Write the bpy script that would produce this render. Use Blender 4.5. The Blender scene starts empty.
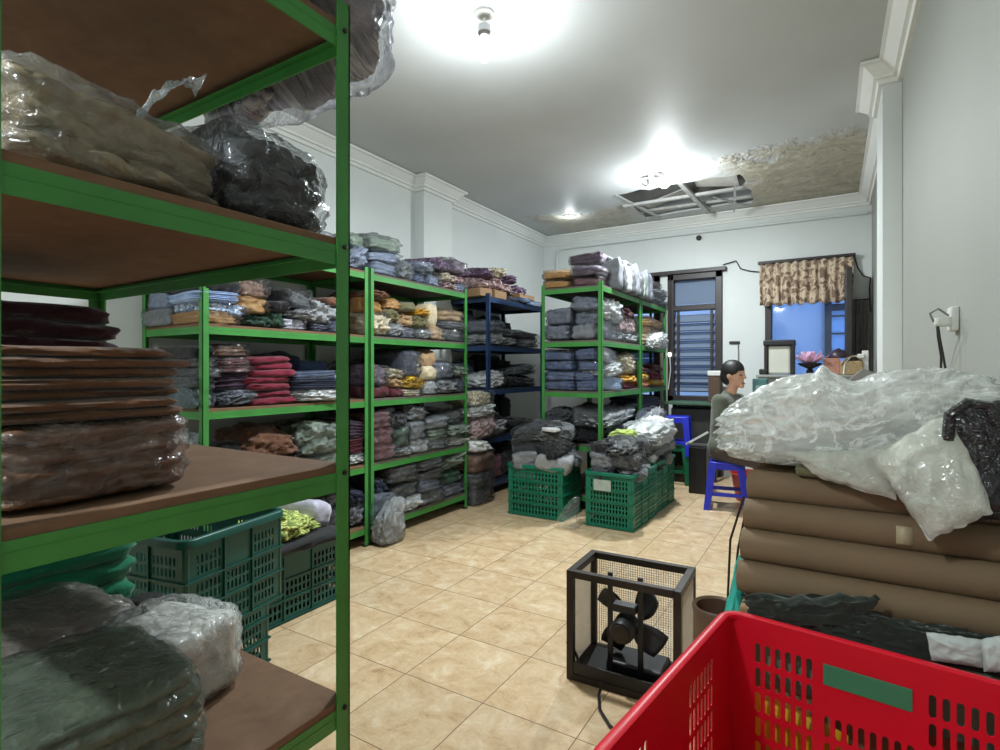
import bpy, bmesh, math, random
from mathutils import Vector, Matrix, noise, Euler

sc = bpy.context.scene
COL = sc.collection
R = math.radians

# ------------------------------------------------------------------ camera, world, exposure
CAMH = 1.32
YAW = R(31.3)
cam_data = bpy.data.cameras.new('camera')
cam_data.sensor_width = 36.0
cam_data.lens = 19.62
cam_data.shift_y = -0.005
cam_data.clip_start = 0.02
cam = bpy.data.objects.new('camera', cam_data)
cam.location = (0, 0, CAMH)
cam.rotation_euler = (R(90), 0, YAW)
COL.objects.link(cam)
sc.camera = cam

world = bpy.data.worlds.new('dusk_sky')
sc.world = world
world.use_nodes = True
wb = world.node_tree.nodes['Background']
wb.inputs[0].default_value = (0.36, 0.56, 0.95, 1)
wb.inputs[1].default_value = 3.2

sc.view_settings.view_transform = 'Standard'
sc.view_settings.look = 'None'
sc.view_settings.gamma = 1.0
sc.view_settings.use_curve_mapping = False
sc.view_settings.exposure = 0.0

LAMP_MAIN = 92.0      # pendant bulb over the aisle
LAMP_BACK = 112.0      # lamp beside the broken ceiling
FILL_REAR = 78.0      # added unseen bulb behind the camera, fill for the near goods

# ------------------------------------------------------------------ helpers
CS, SN = math.cos(YAW), math.sin(YAW)
F = 545.0

def Yu(u, X):
    """Y of the place on the plane X = const seen in direction u"""
    k = (u - 500) / F
    d = X / (k * CS - SN)
    return d * (k * SN + CS)

def Xu(u, Y):
    k = (u - 500) / F
    d = Y / (k * SN + CS)
    return d * (k * CS - SN)

def lin(c):
    out = []
    for v in c:
        v = v / 255.0
        out.append(v / 12.92 if v <= 0.04045 else ((v + 0.055) / 1.055) ** 2.4)
    return tuple(out) + (1.0,)

def children(o):
    return [c for c in bpy.data.objects if c.parent == o]

def link(name, me, m=None, parent=None):
    o = bpy.data.objects.new(name, me)
    COL.objects.link(o)
    if m is not None and me is not None:
        if len(me.materials) == 0:
            me.materials.append(m)
        else:
            o.material_slots[0].link = 'OBJECT'
            o.material_slots[0].material = m
    if parent is not None:
        o.parent = parent
    return o

def tag(o, label, cat, group=None):
    o['label'] = label
    o['category'] = cat
    if group:
        o['group'] = group
    return o

def empty(name, loc, label, cat, group=None, rz=0.0):
    o = bpy.data.objects.new(name, None)
    COL.objects.link(o)
    o.location = loc
    o.rotation_euler = (0, 0, rz)
    o.empty_display_size = 0.05
    return tag(o, label, cat, group)

class MB:
    """collects simple shapes into one mesh"""
    def __init__(self):
        self.v = []
        self.f = []
    def add(self, vs, fs):
        b = len(self.v)
        self.v += [tuple(p) for p in vs]
        self.f += [tuple(i + b for i in f) for f in fs]
        return self
    def box(self, c, s, rot=None, ch=0.0):
        hx, hy, hz = s[0] / 2, s[1] / 2, s[2] / 2
        M = Euler(rot).to_matrix() if rot else None
        if ch <= 0:
            vs = [Vector((sx * hx, sy * hy, sz * hz)) for sz in (-1, 1) for sy in (-1, 1) for sx in (-1, 1)]
            fs = [(0, 2, 3, 1), (4, 5, 7, 6), (0, 1, 5, 4), (2, 6, 7, 3), (0, 4, 6, 2), (1, 3, 7, 5)]
        else:
            ch = min(ch, hx * .9, hy * .9, hz * .9)
            bm = bmesh.new()
            bmesh.ops.create_cube(bm, size=1.0)
            for v in bm.verts:
                v.co = Vector((v.co.x * s[0], v.co.y * s[1], v.co.z * s[2]))
            bmesh.ops.bevel(bm, geom=bm.edges[:], offset=ch, segments=2, profile=0.5, affect='EDGES')
            bm.verts.index_update()
            vs = [v.co.copy() for v in bm.verts]
            fs = [[v.index for v in f.verts] for f in bm.faces]
            bm.free()
        C = Vector(c)
        vs = [((M @ v) if M else v) + C for v in vs]
        return self.add(vs, fs)
    def bar(self, p, q, w, t=None, ch=0.0):
        """a square bar from p to q"""
        t = t or w
        p, q = Vector(p), Vector(q)
        d = q - p
        L = d.length
        z = d.normalized()
        up = Vector((0, 0, 1)) if abs(z.z) < .95 else Vector((0, 1, 0))
        x = up.cross(z).normalized()
        y = z.cross(x)
        vs, fs = [], []
        for k in (0, L):
            for a, b in ((-1, -1), (1, -1), (1, 1), (-1, 1)):
                vs.append(p + z * k + x * (a * w / 2) + y * (b * t / 2))
        fs = [(0, 3, 2, 1), (4, 5, 6, 7), (0, 1, 5, 4), (1, 2, 6, 5), (2, 3, 7, 6), (3, 0, 4, 7)]
        return self.add(vs, fs)
    def tube(self, pts, r, n=8, r2=None):
        pts = [Vector(p) for p in pts]
        m = len(pts)
        vs, fs = [], []
        px = None
        for i, p in enumerate(pts):
            t = (pts[min(i + 1, m - 1)] - pts[max(i - 1, 0)]).normalized()
            if px is None:
                up = Vector((0, 0, 1)) if abs(t.z) < .9 else Vector((1, 0, 0))
                x = up.cross(t).normalized()
            else:
                x = (px - t * px.dot(t)).normalized()
            px = x
            y = t.cross(x)
            rr = r if r2 is None else r + (r2 - r) * i / (m - 1)
            for k in range(n):
                a = 2 * math.pi * k / n
                vs.append(p + x * (rr * math.cos(a)) + y * (rr * math.sin(a)))
        for i in range(m - 1):
            for k in range(n):
                a, b = i * n + k, i * n + (k + 1) % n
                fs.append((a, b, b + n, a + n))
        fs.append(tuple(range(n - 1, -1, -1)))
        fs.append(tuple((m - 1) * n + k for k in range(n)))
        return self.add(vs, fs)
    def lathe(self, prof, n=24, c=(0, 0, 0), axis='Z'):
        vs, fs = [], []
        for (r, h) in prof:
            for k in range(n):
                a = 2 * math.pi * k / n
                p = (r * math.cos(a), r * math.sin(a), h)
                if axis == 'Y':
                    p = (p[0], p[2], p[1])
                if axis == 'X':
                    p = (p[2], p[0], p[1])
                vs.append((p[0] + c[0], p[1] + c[1], p[2] + c[2]))
        m = len(prof)
        for i in range(m - 1):
            for k in range(n):
                a, b = i * n + k, i * n + (k + 1) % n
                fs.append((a, b, b + n, a + n))
        fs.append(tuple(range(n - 1, -1, -1)))
        fs.append(tuple((m - 1) * n + k for k in range(n)))
        return self.add(vs, fs)
    def capsule(self, p, q, r0, r1, n=14, m=5):
        p, q = Vector(p), Vector(q)
        z = (q - p).normalized()
        up = Vector((0, 0, 1)) if abs(z.z) < .9 else Vector((1, 0, 0))
        x = up.cross(z).normalized()
        y = z.cross(x)
        rings = []
        for i in range(m + 1):
            a = -math.pi / 2 + (math.pi / 2) * i / m
            rings.append((p + z * (r0 * math.sin(a)), max(r0 * math.cos(a), 1e-4)))
        for i in range(m + 1):
            a = (math.pi / 2) * i / m
            rings.append((q + z * (r1 * math.sin(a)), max(r1 * math.cos(a), 1e-4)))
        vs, fs = [], []
        for c, r in rings:
            for k in range(n):
                a = 2 * math.pi * k / n
                vs.append(c + x * (r * math.cos(a)) + y * (r * math.sin(a)))
        for i in range(len(rings) - 1):
            for k in range(n):
                a, b = i * n + k, i * n + (k + 1) % n
                fs.append((a, b, b + n, a + n))
        fs.append(tuple(range(n - 1, -1, -1)))
        fs.append(tuple((len(rings) - 1) * n + k for k in range(n)))
        return self.add(vs, fs)
    def ball(self, c, s, nu=20, nv=14):
        vs, fs = [], []
        for j in range(nv + 1):
            b = -math.pi / 2 + math.pi * j / nv
            for k in range(nu):
                a = 2 * math.pi * k / nu
                cb = max(math.cos(b), 1e-3)
                vs.append((c[0] + s[0] * cb * math.cos(a), c[1] + s[1] * cb * math.sin(a), c[2] + s[2] * math.sin(b)))
        for j in range(nv):
            for k in range(nu):
                a, b = j * nu + k, j * nu + (k + 1) % nu
                fs.append((a, b, b + nu, a + nu))
        fs.append(tuple(range(nu - 1, -1, -1)))
        fs.append(tuple(nv * nu + k for k in range(nu)))
        return self.add(vs, fs)
    def mesh(self, name, smooth=False, angle=None):
        me = bpy.data.meshes.new(name)
        me.from_pydata(self.v, [], self.f)
        me.update()
        bm = bmesh.new()
        bm.from_mesh(me)
        bmesh.ops.recalc_face_normals(bm, faces=bm.faces[:])
        if smooth:
            lim = R(angle or 40)
            for f in bm.faces:
                f.smooth = True
            for e in bm.edges:
                if len(e.link_faces) == 2 and e.calc_face_angle(0) > lim:
                    e.smooth = False
        bm.to_mesh(me)
        bm.free()
        return me
    def build(self, name, m, parent=None, smooth=False, angle=None):
        return link(name, self.mesh(name, smooth, angle), m, parent)

def struct(o):
    o['kind'] = 'structure'
    return o

# ------------------------------------------------------------------ materials
class NT:
    def __init__(self, name):
        self.m = bpy.data.materials.new(name)
        self.m.use_nodes = True
        self.t = self.m.node_tree
        self.t.nodes.clear()
        self.out = self.t.nodes.new('ShaderNodeOutputMaterial')
    def n(self, typ, **kw):
        nd = self.t.nodes.new(typ)
        for k, v in kw.items():
            setattr(nd, k, v)
        return nd
    def l(self, a, b):
        self.t.links.new(a, b)
    def val(self, sock, v):
        if isinstance(v, bpy.types.NodeSocket):
            self.l(v, sock)
        else:
            sock.default_value = v
    def math(self, op, a, b=None, c=None):
        nd = self.n('ShaderNodeMath', operation=op)
        self.val(nd.inputs[0], a)
        if b is not None:
            self.val(nd.inputs[1], b)
        if c is not None:
            self.val(nd.inputs[2], c)
        return nd.outputs[0]
    def coord(self, which='Object', scale=None):
        tc = self.n('ShaderNodeTexCoord')
        o = tc.outputs[which]
        if scale:
            mp = self.n('ShaderNodeMapping')
            mp.inputs['Scale'].default_value = scale
            self.l(o, mp.inputs[0])
            o = mp.outputs[0]
        return o
    def pos(self, scale=None):
        g = self.n('ShaderNodeNewGeometry')
        o = g.outputs['Position']
        if scale:
            mp = self.n('ShaderNodeMapping')
            mp.inputs['Scale'].default_value = scale
            self.l(o, mp.inputs[0])
            o = mp.outputs[0]
        return o
    def noise(self, vec, scale, detail=3.0, rough=.55, dist=0.0):
        nd = self.n('ShaderNodeTexNoise')
        self.l(vec, nd.inputs['Vector'])
        nd.inputs['Scale'].default_value = scale
        nd.inputs['Detail'].default_value = detail
        nd.inputs['Roughness'].default_value = rough
        nd.inputs['Distortion'].default_value = dist
        return nd.outputs[0]
    def ramp(self, fac, stops):
        nd = self.n('ShaderNodeValToRGB')
        e = nd.color_ramp.elements
        while len(e) < len(stops):
            e.new(0.5)
        for i, (p, c) in enumerate(stops):
            e[i].position = p
            e[i].color = c if len(c) == 4 else tuple(c) + (1,)
        self.l(fac, nd.inputs[0])
        return nd.outputs[0]
    def mix(self, fac, a, b, blend='MIX'):
        nd = self.n('ShaderNodeMix', data_type='RGBA', blend_type=blend)
        self.val(nd.inputs[0], fac)
        self.val(nd.inputs[6], a)
        self.val(nd.inputs[7], b)
        return nd.outputs[2]
    def bump(self, h, strength=.3, dist=.01, normal=None):
        nd = self.n('ShaderNodeBump')
        nd.inputs['Strength'].default_value = strength
        nd.inputs['Distance'].default_value = dist
        self.l(h, nd.inputs['Height'])
        if normal:
            self.l(normal, nd.inputs['Normal'])
        return nd.outputs[0]
    def bsdf(self, col, rough=.6, metal=0.0, normal=None, spec=.5, **kw):
        b = self.n('ShaderNodeBsdfPrincipled')
        self.val(b.inputs['Base Color'], col)
        self.val(b.inputs['Roughness'], rough)
        b.inputs['Metallic'].default_value = metal
        b.inputs['Specular IOR Level'].default_value = spec
        for k, v in kw.items():
            self.val(b.inputs[k.replace('_', ' ')], v)
        if normal:
            self.l(normal, b.inputs['Normal'])
        self.l(b.outputs[0], self.out.inputs[0])
        return b

def shade(c, k):
    return tuple(min(1, v * k) for v in c[:3]) + (1,)

def m_plain(name, rgb, rough=.5, metal=0.0, var=.08, scale=12, bump=.1, spec=.5):
    t = NT(name)
    c = lin(rgb)
    p = t.coord('Object')
    n = t.noise(p, scale, 4)
    col = t.ramp(n, [(.3, shade(c, 1 - var)), (.7, shade(c, 1 + var))])
    nn = t.noise(p, scale * 6, 2)
    t.bsdf(col, rough, metal, t.bump(nn, bump, .002), spec)
    return t.m

def m_cloth(name, rgb, var=.18, rough=.9):
    t = NT(name)
    c = lin(rgb)
    p = t.pos()
    n = t.noise(p, 14, 4, .6)
    col = t.ramp(n, [(.3, shade(c, 1 - var)), (.7, shade(c, 1 + var))])
    fine = t.noise(p, 420, 2)
    big = t.noise(p, 38, 3, .6, .6)
    nb = t.bump(big, .35, .012)
    nb = t.bump(fine, .25, .001, nb)
    t.bsdf(col, rough, 0, nb, .2, Sheen_Weight=.25)
    return t.m

def m_print(name, c1, c2, c3, scale=30):
    t = NT(name)
    p = t.pos()
    n = t.noise(p, scale, 4, .6, 1.2)
    col = t.ramp(n, [(.35, lin(c1)), (.47, lin(c2)), (.53, lin(c1)), (.62, lin(c3))])
    big = t.noise(p, 30, 3, .6, .6)
    t.bsdf(col, .85, 0, t.bump(big, .4, .012), .2)
    return t.m

def m_wrapped(name, rgb, rgb2=None, haze=.10, crease=26, white=.2):
    """cloth seen through tight clear film: the film is the coat"""
    t = NT(name)
    c = lin(rgb)
    p = t.pos()
    n = t.noise(p, 12, 4, .6, .5)
    c2 = lin(rgb2) if rgb2 else shade(c, 1.25)
    col = t.ramp(n, [(.32, shade(c, .8)), (.55, c), (.72, c2)])
    cr = t.noise(p, crease, 3, .62, 1.6)
    rid = t.math('ABSOLUTE', t.math('SUBTRACT', cr, .5))
    streak = t.ramp(rid, [(0.0, (1, 1, 1)), (.035, (0, 0, 0))])
    wsp = t.noise(p, 9, 2)
    sm = t.math('MULTIPLY', streak, t.math('GREATER_THAN', wsp, .52))
    col = t.mix(t.math('MULTIPLY', sm, white), col, (.62, .64, .66, 1))
    col = t.mix(haze, col, (.45, .46, .47, 1))
    nb = t.bump(t.noise(p, 40, 3, .6, .8), .4, .012)
    cb = t.bump(cr, .9, .03)
    b = t.bsdf(col, .8, 0, nb, .3)
    b.inputs['Coat Weight'].default_value = 1.0
    b.inputs['Coat Roughness'].default_value = .16
    b.inputs['Coat IOR'].default_value = 1.55
    t.l(cb, b.inputs['Coat Normal'])
    return t.m

def m_film(name, body=.05, tint=(232, 236, 236), gloss=.20, crease=14, coordmode='pos', rough=.12):
    """thin clear polythene"""
    t = NT(name)
    p = t.pos()
    cr = t.noise(p, crease, 4, .6, 1.4)
    cr2 = t.noise(p, crease * 3.1, 3, .6, 1.0)
    rid = t.math('ABSOLUTE', t.math('SUBTRACT', cr, .5))
    streak = t.ramp(rid, [(0.0, (1, 1, 1)), (.05, (0, 0, 0))])
    nb = t.bump(cr, .6, .025)
    nb = t.bump(cr2, .35, .008, nb)
    tr = t.n('ShaderNodeBsdfTransparent')
    tr.inputs[0].default_value = (.97, .98, .98, 1)
    gl = t.n('ShaderNodeBsdfGlossy')
    gl.inputs['Roughness'].default_value = rough
    gl.inputs[0].default_value = (.95, .97, 1, 1)
    t.l(nb, gl.inputs['Normal'])
    df = t.n('ShaderNodeBsdfDiffuse')
    df.inputs[0].default_value = lin(tint)
    tl = t.n('ShaderNodeBsdfTranslucent')
    tl.inputs[0].default_value = lin(tint)
    t.l(nb, df.inputs['Normal'])
    dm = t.n('ShaderNodeMixShader')
    dm.inputs[0].default_value = .4
    t.l(df.outputs[0], dm.inputs[1])
    t.l(tl.outputs[0], dm.inputs[2])
    m1 = t.n('ShaderNodeMixShader')
    fac = t.math('ADD', body, t.math('MULTIPLY', streak, body * 1.6))
    t.l(fac, m1.inputs[0])
    t.l(tr.outputs[0], m1.inputs[1])
    t.l(dm.outputs[0], m1.inputs[2])
    lw = t.n('ShaderNodeLayerWeight')
    lw.inputs[0].default_value = gloss
    t.l(nb, lw.inputs['Normal'])
    m2 = t.n('ShaderNodeMixShader')
    f2 = t.math('MULTIPLY', lw.outputs['Fresnel'], .8)
    t.l(f2, m2.inputs[0])
    t.l(m1.outputs[0], m2.inputs[1])
    t.l(gl.outputs[0], m2.inputs[2])
    t.l(m2.outputs[0], t.out.inputs[0])
    return t.m

def m_glass(name, tint, body=.35, rough=.1):
    t = NT(name)
    tr = t.n('ShaderNodeBsdfTransparent')
    tr.inputs[0].default_value = lin(tint)
    gl = t.n('ShaderNodeBsdfGlossy')
    gl.inputs['Roughness'].default_value = rough
    df = t.n('ShaderNodeBsdfDiffuse')
    df.inputs[0].default_value = lin(tint)
    m1 = t.n('ShaderNodeMixShader')
    m1.inputs[0].default_value = body
    t.l(tr.outputs[0], m1.inputs[1])
    t.l(df.outputs[0], m1.inputs[2])
    m2 = t.n('ShaderNodeMixShader')
    lw = t.n('ShaderNodeLayerWeight')
    lw.inputs[0].default_value = .25
    t.l(lw.outputs['Fresnel'], m2.inputs[0])
    t.l(m1.outputs[0], m2.inputs[1])
    t.l(gl.outputs[0], m2.inputs[2])
    t.l(m2.outputs[0], t.out.inputs[0])
    return t.m

def m_emit(name, rgb, strength):
    t = NT(name)
    e = t.n('ShaderNodeEmission')
    e.inputs[0].default_value = lin(rgb)
    e.inputs[1].default_value = strength
    t.l(e.outputs[0], t.out.inputs[0])
    return t.m

def m_wall(name, rgb, streak=.05):
    t = NT(name)
    c = lin(rgb)
    p = t.pos()
    n = t.noise(p, 1.3, 5, .6)
    col = t.ramp(n, [(.3, shade(c, 1 - streak)), (.7, shade(c, 1 + streak * .6))])
    drip = t.noise(t.pos((9, 9, .8)), 1.0, 4, .6)
    dm = t.ramp(drip, [(.60, (0, 0, 0)), (.78, (1, 1, 1))])
    col = t.mix(t.math('MULTIPLY', dm, .16), col, shade(c, .72))
    sp = t.noise(p, 22, 3, .7)
    sm = t.ramp(sp, [(.73, (0, 0, 0)), (.76, (1, 1, 1))])
    col = t.mix(t.math('MULTIPLY', sm, .3), col, shade(c, .55))
    t.bsdf(col, .62, 0, t.bump(t.noise(p, 60, 3), .08, .004), .3)
    return t.m

def m_floor():
    t = NT('floor_tiles')
    p = t.pos()
    sx = t.n('ShaderNodeSeparateXYZ')
    t.l(p, sx.inputs[0])
    X = t.math('DIVIDE', t.math('ADD', sx.outputs[0], 1.581 + 8.0), .40)
    Y = t.math('DIVIDE', t.math('ADD', sx.outputs[1], -1.81 + 8.1), .405)
    fx, fy = t.math('FRACT', X), t.math('FRACT', Y)
    def edge(f):
        return t.math('SUBTRACT', .5, t.math('ABSOLUTE', t.math('SUBTRACT', f, .5)))
    e = t.math('MINIMUM', edge(fx), edge(fy))
    grout = t.math('LESS_THAN', e, .0048)
    cid = t.n('ShaderNodeCombineXYZ')
    t.l(t.math('FLOOR', X), cid.inputs[0])
    t.l(t.math('FLOOR', Y), cid.inputs[1])
    wn = t.n('ShaderNodeTexWhiteNoise', noise_dimensions='3D')
    t.l(cid.outputs[0], wn.inputs[0])
    off = t.n('ShaderNodeVectorMath', operation='SCALE')
    t.l(wn.outputs['Color'], off.inputs[0])
    off.inputs['Scale'].default_value = 3.0
    pv = t.n('ShaderNodeVectorMath', operation='ADD')
    t.l(p, pv.inputs[0])
    t.l(off.outputs[0], pv.inputs[1])
    n1 = t.noise(pv.outputs[0], 9, 6, .68, .6)
    col = t.ramp(n1, [(.28, lin((176, 142, 104))), (.44, lin((208, 178, 138))), (.56, lin((218, 192, 154))), (.70, lin((232, 214, 184)))])
    n2 = t.noise(pv.outputs[0], 16, 5, .65, 1.4)
    rid = t.math('ABSOLUTE', t.math('SUBTRACT', n2, .5))
    vein = t.ramp(rid, [(0, (1, 1, 1)), (.03, (0, 0, 0))])
    col = t.mix(t.math('MULTIPLY', vein, .25), col, lin((236, 220, 196)))
    tv = t.math('ADD', .94, t.math('MULTIPLY', wn.outputs['Value'], .1))
    hv = t.n('ShaderNodeHueSaturation')
    t.l(col, hv.inputs['Color'])
    t.l(tv, hv.inputs['Value'])
    col = t.mix(grout, hv.outputs[0], lin((120, 96, 70)))
    rough = t.math('ADD', .22, t.math('MULTIPLY', grout, .5))
    dirt = t.noise(p, 3, 4)
    rough = t.math('ADD', rough, t.math('MULTIPLY', dirt, .2))
    hgt = t.math('SUBTRACT', 1.0, grout)
    t.bsdf(col, rough, 0, t.bump(hgt, .3, .002), .45)
    return t.m

def m_ceiling():
    t = NT('ceiling_paint')
    p = t.pos()
    sx = t.n('ShaderNodeSeparateXYZ')
    t.l(p, sx.inputs[0])
    x, y = sx.outputs[0], sx.outputs[1]
    base = t.ramp(t.noise(p, .9, 4), [(.3, lin((182, 185, 184))), (.7, lin((194, 197, 197)))])
    # damp patches: right of the hole, and towards the back left corner
    wob = t.math('MULTIPLY', t.math('SUBTRACT', t.noise(p, 2.2, 5, .65), .5), 1.5)
    def sm(v, a, b):
        mr = t.n('ShaderNodeMapRange', interpolation_type='SMOOTHSTEP')
        t.l(v, mr.inputs[0])
        mr.inputs[1].default_value = a
        mr.inputs[2].default_value = b
        return mr.outputs[0]
    r = t.math('MULTIPLY', sm(t.math('ADD', y, wob), 5.25, 5.6), sm(t.math('ADD', x, t.math('MULTIPLY', wob, .5)), -1.0, -.65))
    l = t.math('MULTIPLY', sm(t.math('ADD', y, wob), 6.1, 6.4), sm(t.math('SUBTRACT', t.math('MULTIPLY', wob, .6), x), 2.0, 2.3))
    l = t.math('MULTIPLY', l, sm(t.math('ADD', x, t.math('MULTIPLY', wob, .4)), -3.4, -3.1))
    st = t.math('MAXIMUM', r, t.math('MULTIPLY', l, .8))
    mould = t.ramp(t.noise(p, 7, 6, .7, .8), [(.3, lin((148, 140, 118))), (.5, lin((186, 178, 156))), (.7, lin((206, 202, 188)))])
    blot = t.ramp(t.noise(p, 4.5, 6, .72, .6), [(.58, (0, 0, 0)), (.66, (1, 1, 1))])
    mould = t.mix(t.math('MULTIPLY', blot, .6), mould, lin((108, 98, 78)))
    col = t.mix(t.math('MULTIPLY', st, .9), base, mould)
    hgt = t.math('MULTIPLY', st, t.noise(p, 6, 6, .7))
    t.bsdf(col, .55, 0, t.bump(hgt, .9, .06), .3)
    return t.m

def m_paint(name, rgb, chip=(70, 60, 50), rough=.42):
    """enamelled steel with worn scratches"""
    t = NT(name)
    c = lin(rgb)
    p = t.pos()
    n = t.noise(p, 6, 4)
    col = t.ramp(n, [(.3, shade(c, .86)), (.7, shade(c, 1.12))])
    w = t.ramp(t.noise(p, 70, 4, .75), [(.72, (0, 0, 0)), (.75, (1, 1, 1))])
    col = t.mix(t.math('MULTIPLY', w, .6), col, lin(chip))
    t.bsdf(col, rough, 0, t.bump(t.noise(p, 90, 2), .06, .002), .5)
    return t.m

def m_board():
    t = NT('plywood')
    p = t.pos((3, 3, 10))
    n = t.noise(p, 4, 6, .7, .3)
    col = t.ramp(n, [(.3, lin((112, 86, 66))), (.6, lin((128, 100, 78))), (.8, lin((138, 110, 88)))])
    q = t.noise(t.pos(), 5, 4)
    col = t.mix(t.math('MULTIPLY', q, .35), col, lin((98, 74, 56)))
    t.bsdf(col, .75, 0, t.bump(n, .1, .002), .25)
    return t.m

M = {}
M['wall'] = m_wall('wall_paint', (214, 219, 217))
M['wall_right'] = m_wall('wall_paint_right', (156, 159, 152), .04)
M['cornice'] = m_plain('cornice_plaster', (222, 224, 220), .6, var=.04, scale=3)
M['floor'] = m_floor()
M['ceiling'] = m_ceiling()
M['green'] = m_paint('green_enamel', (62, 138, 62), (40, 60, 40))
M['blue'] = m_paint('blue_enamel', (38, 62, 100), (30, 36, 48))
M['board'] = m_board()
M['dark_board'] = m_plain('grey_board', (96, 88, 80), .8, var=.15, scale=4)
M['dark_wood'] = m_plain('dark_window_wood', (44, 36, 36), .45, var=.2, scale=8)
M['black'] = m_plain('black_plastic', (24, 24, 26), .45, var=.1)
M['black_metal'] = m_plain('black_metal', (52, 46, 42), .5, .5, var=.25, scale=9)
M['steel'] = m_plain('steel', (150, 150, 150), .35, .9, var=.1)
M['white_plastic'] = m_plain('white_plastic', (214, 214, 208), .4, var=.03)
M['crate_green'] = m_plain('green_crate_plastic', (10, 78, 68), .38, var=.12, scale=5, bump=.06)
M['crate_green2'] = m_plain('bright_green_crate_plastic', (12, 110, 84), .38, var=.10, scale=5, bump=.06)
M['crate_red'] = m_plain('red_crate_plastic', (204, 18, 40), .34, var=.06, scale=5, bump=.05)
M['label_green'] = m_plain('green_label', (52, 128, 92), .5, var=.08)
M['stool_blue'] = m_plain('blue_stool_plastic', (38, 50, 190), .35, var=.06)
M['stool_green'] = m_plain('green_stool_plastic', (14, 100, 66), .35, var=.06)
M['card'] = m_plain('cardboard', (150, 120, 88), .85, var=.1, scale=5)
M['film'] = m_film('clear_film')
M['film_thick'] = m_film('milky_film', body=.46, tint=(246, 248, 244), gloss=.28, crease=6)
M['film_white'] = m_film('whitish_film', body=.55, gloss=.3, crease=30)
M['film_thin'] = m_film('thin_film', body=.02, gloss=.15, crease=18)
M['roll'] = m_plain('brown_roll_fabric', (122, 101, 76), .8, var=.07, scale=5, bump=.2)

COLS = {
 'navy': (40, 46, 68), 'denim blue': (62, 78, 114), 'charcoal': (58, 60, 64), 'black': (26, 26, 30),
 'silver grey': (148, 152, 156), 'grey': (112, 116, 122), 'maroon': (84, 34, 44), 'crimson': (112, 26, 48),
 'mustard': (164, 118, 52), 'tan': (168, 138, 102), 'dark green': (40, 66, 52), 'sage green': (112, 128, 112),
 'white': (212, 214, 214), 'blue grey': (122, 134, 160), 'brown': (104, 70, 52), 'cream': (204, 190, 160),
 'mauve': (112, 94, 116), 'pinkish': (176, 146, 146), 'olive': (108, 104, 74), 'purple': (66, 46, 66),
 'light blue': (164, 186, 222), 'orange': (206, 128, 72), 'gold': (198, 148, 44), 'pink': (150, 84, 106),
 'lime': (170, 190, 104), 'lilac': (184, 184, 200), 'dark grey': (66, 68, 74), 'slate': (92, 98, 114), 'teal grey': (72, 92, 100),
}
CM = {}
def colmat(colour, kind):
    key = (colour, kind)
    if key not in CM:
        if colour.startswith('printed'):
            base = COLS[colour.split(' ', 1)[1]]
            CM[key] = m_print('print_' + colour, base, tuple(int(v * .5) for v in base), tuple(min(235, int(v * 1.45)) for v in base))
        elif kind == 'fold' or kind == 'heap':
            CM[key] = m_cloth('cloth_' + colour, COLS[colour])
        else:
            CM[key] = m_wrapped('wrapped_' + colour, COLS[colour], None, .03 if kind == 'pack' else .12)
    return CM[key]

# ------------------------------------------------------------------ soft shapes
def lattice(nx, ny, nz):
    idx, pts, fs = {}, [], []
    def g(i, j, k):
        key = (i, j, k)
        if key not in idx:
            idx[key] = len(pts)
            pts.append((2 * i / nx - 1, 2 * j / ny - 1, 2 * k / nz - 1))
        return idx[key]
    for i in range(nx):
        for j in range(ny):
            fs.append((g(i, j, 0), g(i, j + 1, 0), g(i + 1, j + 1, 0), g(i + 1, j, 0)))
            fs.append((g(i, j, nz), g(i + 1, j, nz), g(i + 1, j + 1, nz), g(i, j + 1, nz)))
    for i in range(nx):
        for k in range(nz):
            fs.append((g(i, 0, k), g(i + 1, 0, k), g(i + 1, 0, k + 1), g(i, 0, k + 1)))
            fs.append((g(i, ny, k), g(i, ny, k + 1), g(i + 1, ny, k + 1), g(i + 1, ny, k)))
    for j in range(ny):
        for k in range(nz):
            fs.append((g(0, j, k), g(0, j, k + 1), g(0, j + 1, k + 1), g(0, j + 1, k)))
            fs.append((g(nx, j, k), g(nx, j + 1, k), g(nx, j + 1, k + 1), g(nx, j, k + 1)))
    return pts, fs

def ridged(p, s):
    a = 0.0
    amp = 1.0
    for o in range(3):
        a += amp * (1 - 2 * abs(noise.noise(Vector(p) * s)))
        s *= 2.1
        amp *= .5
    return a / 1.75

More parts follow.
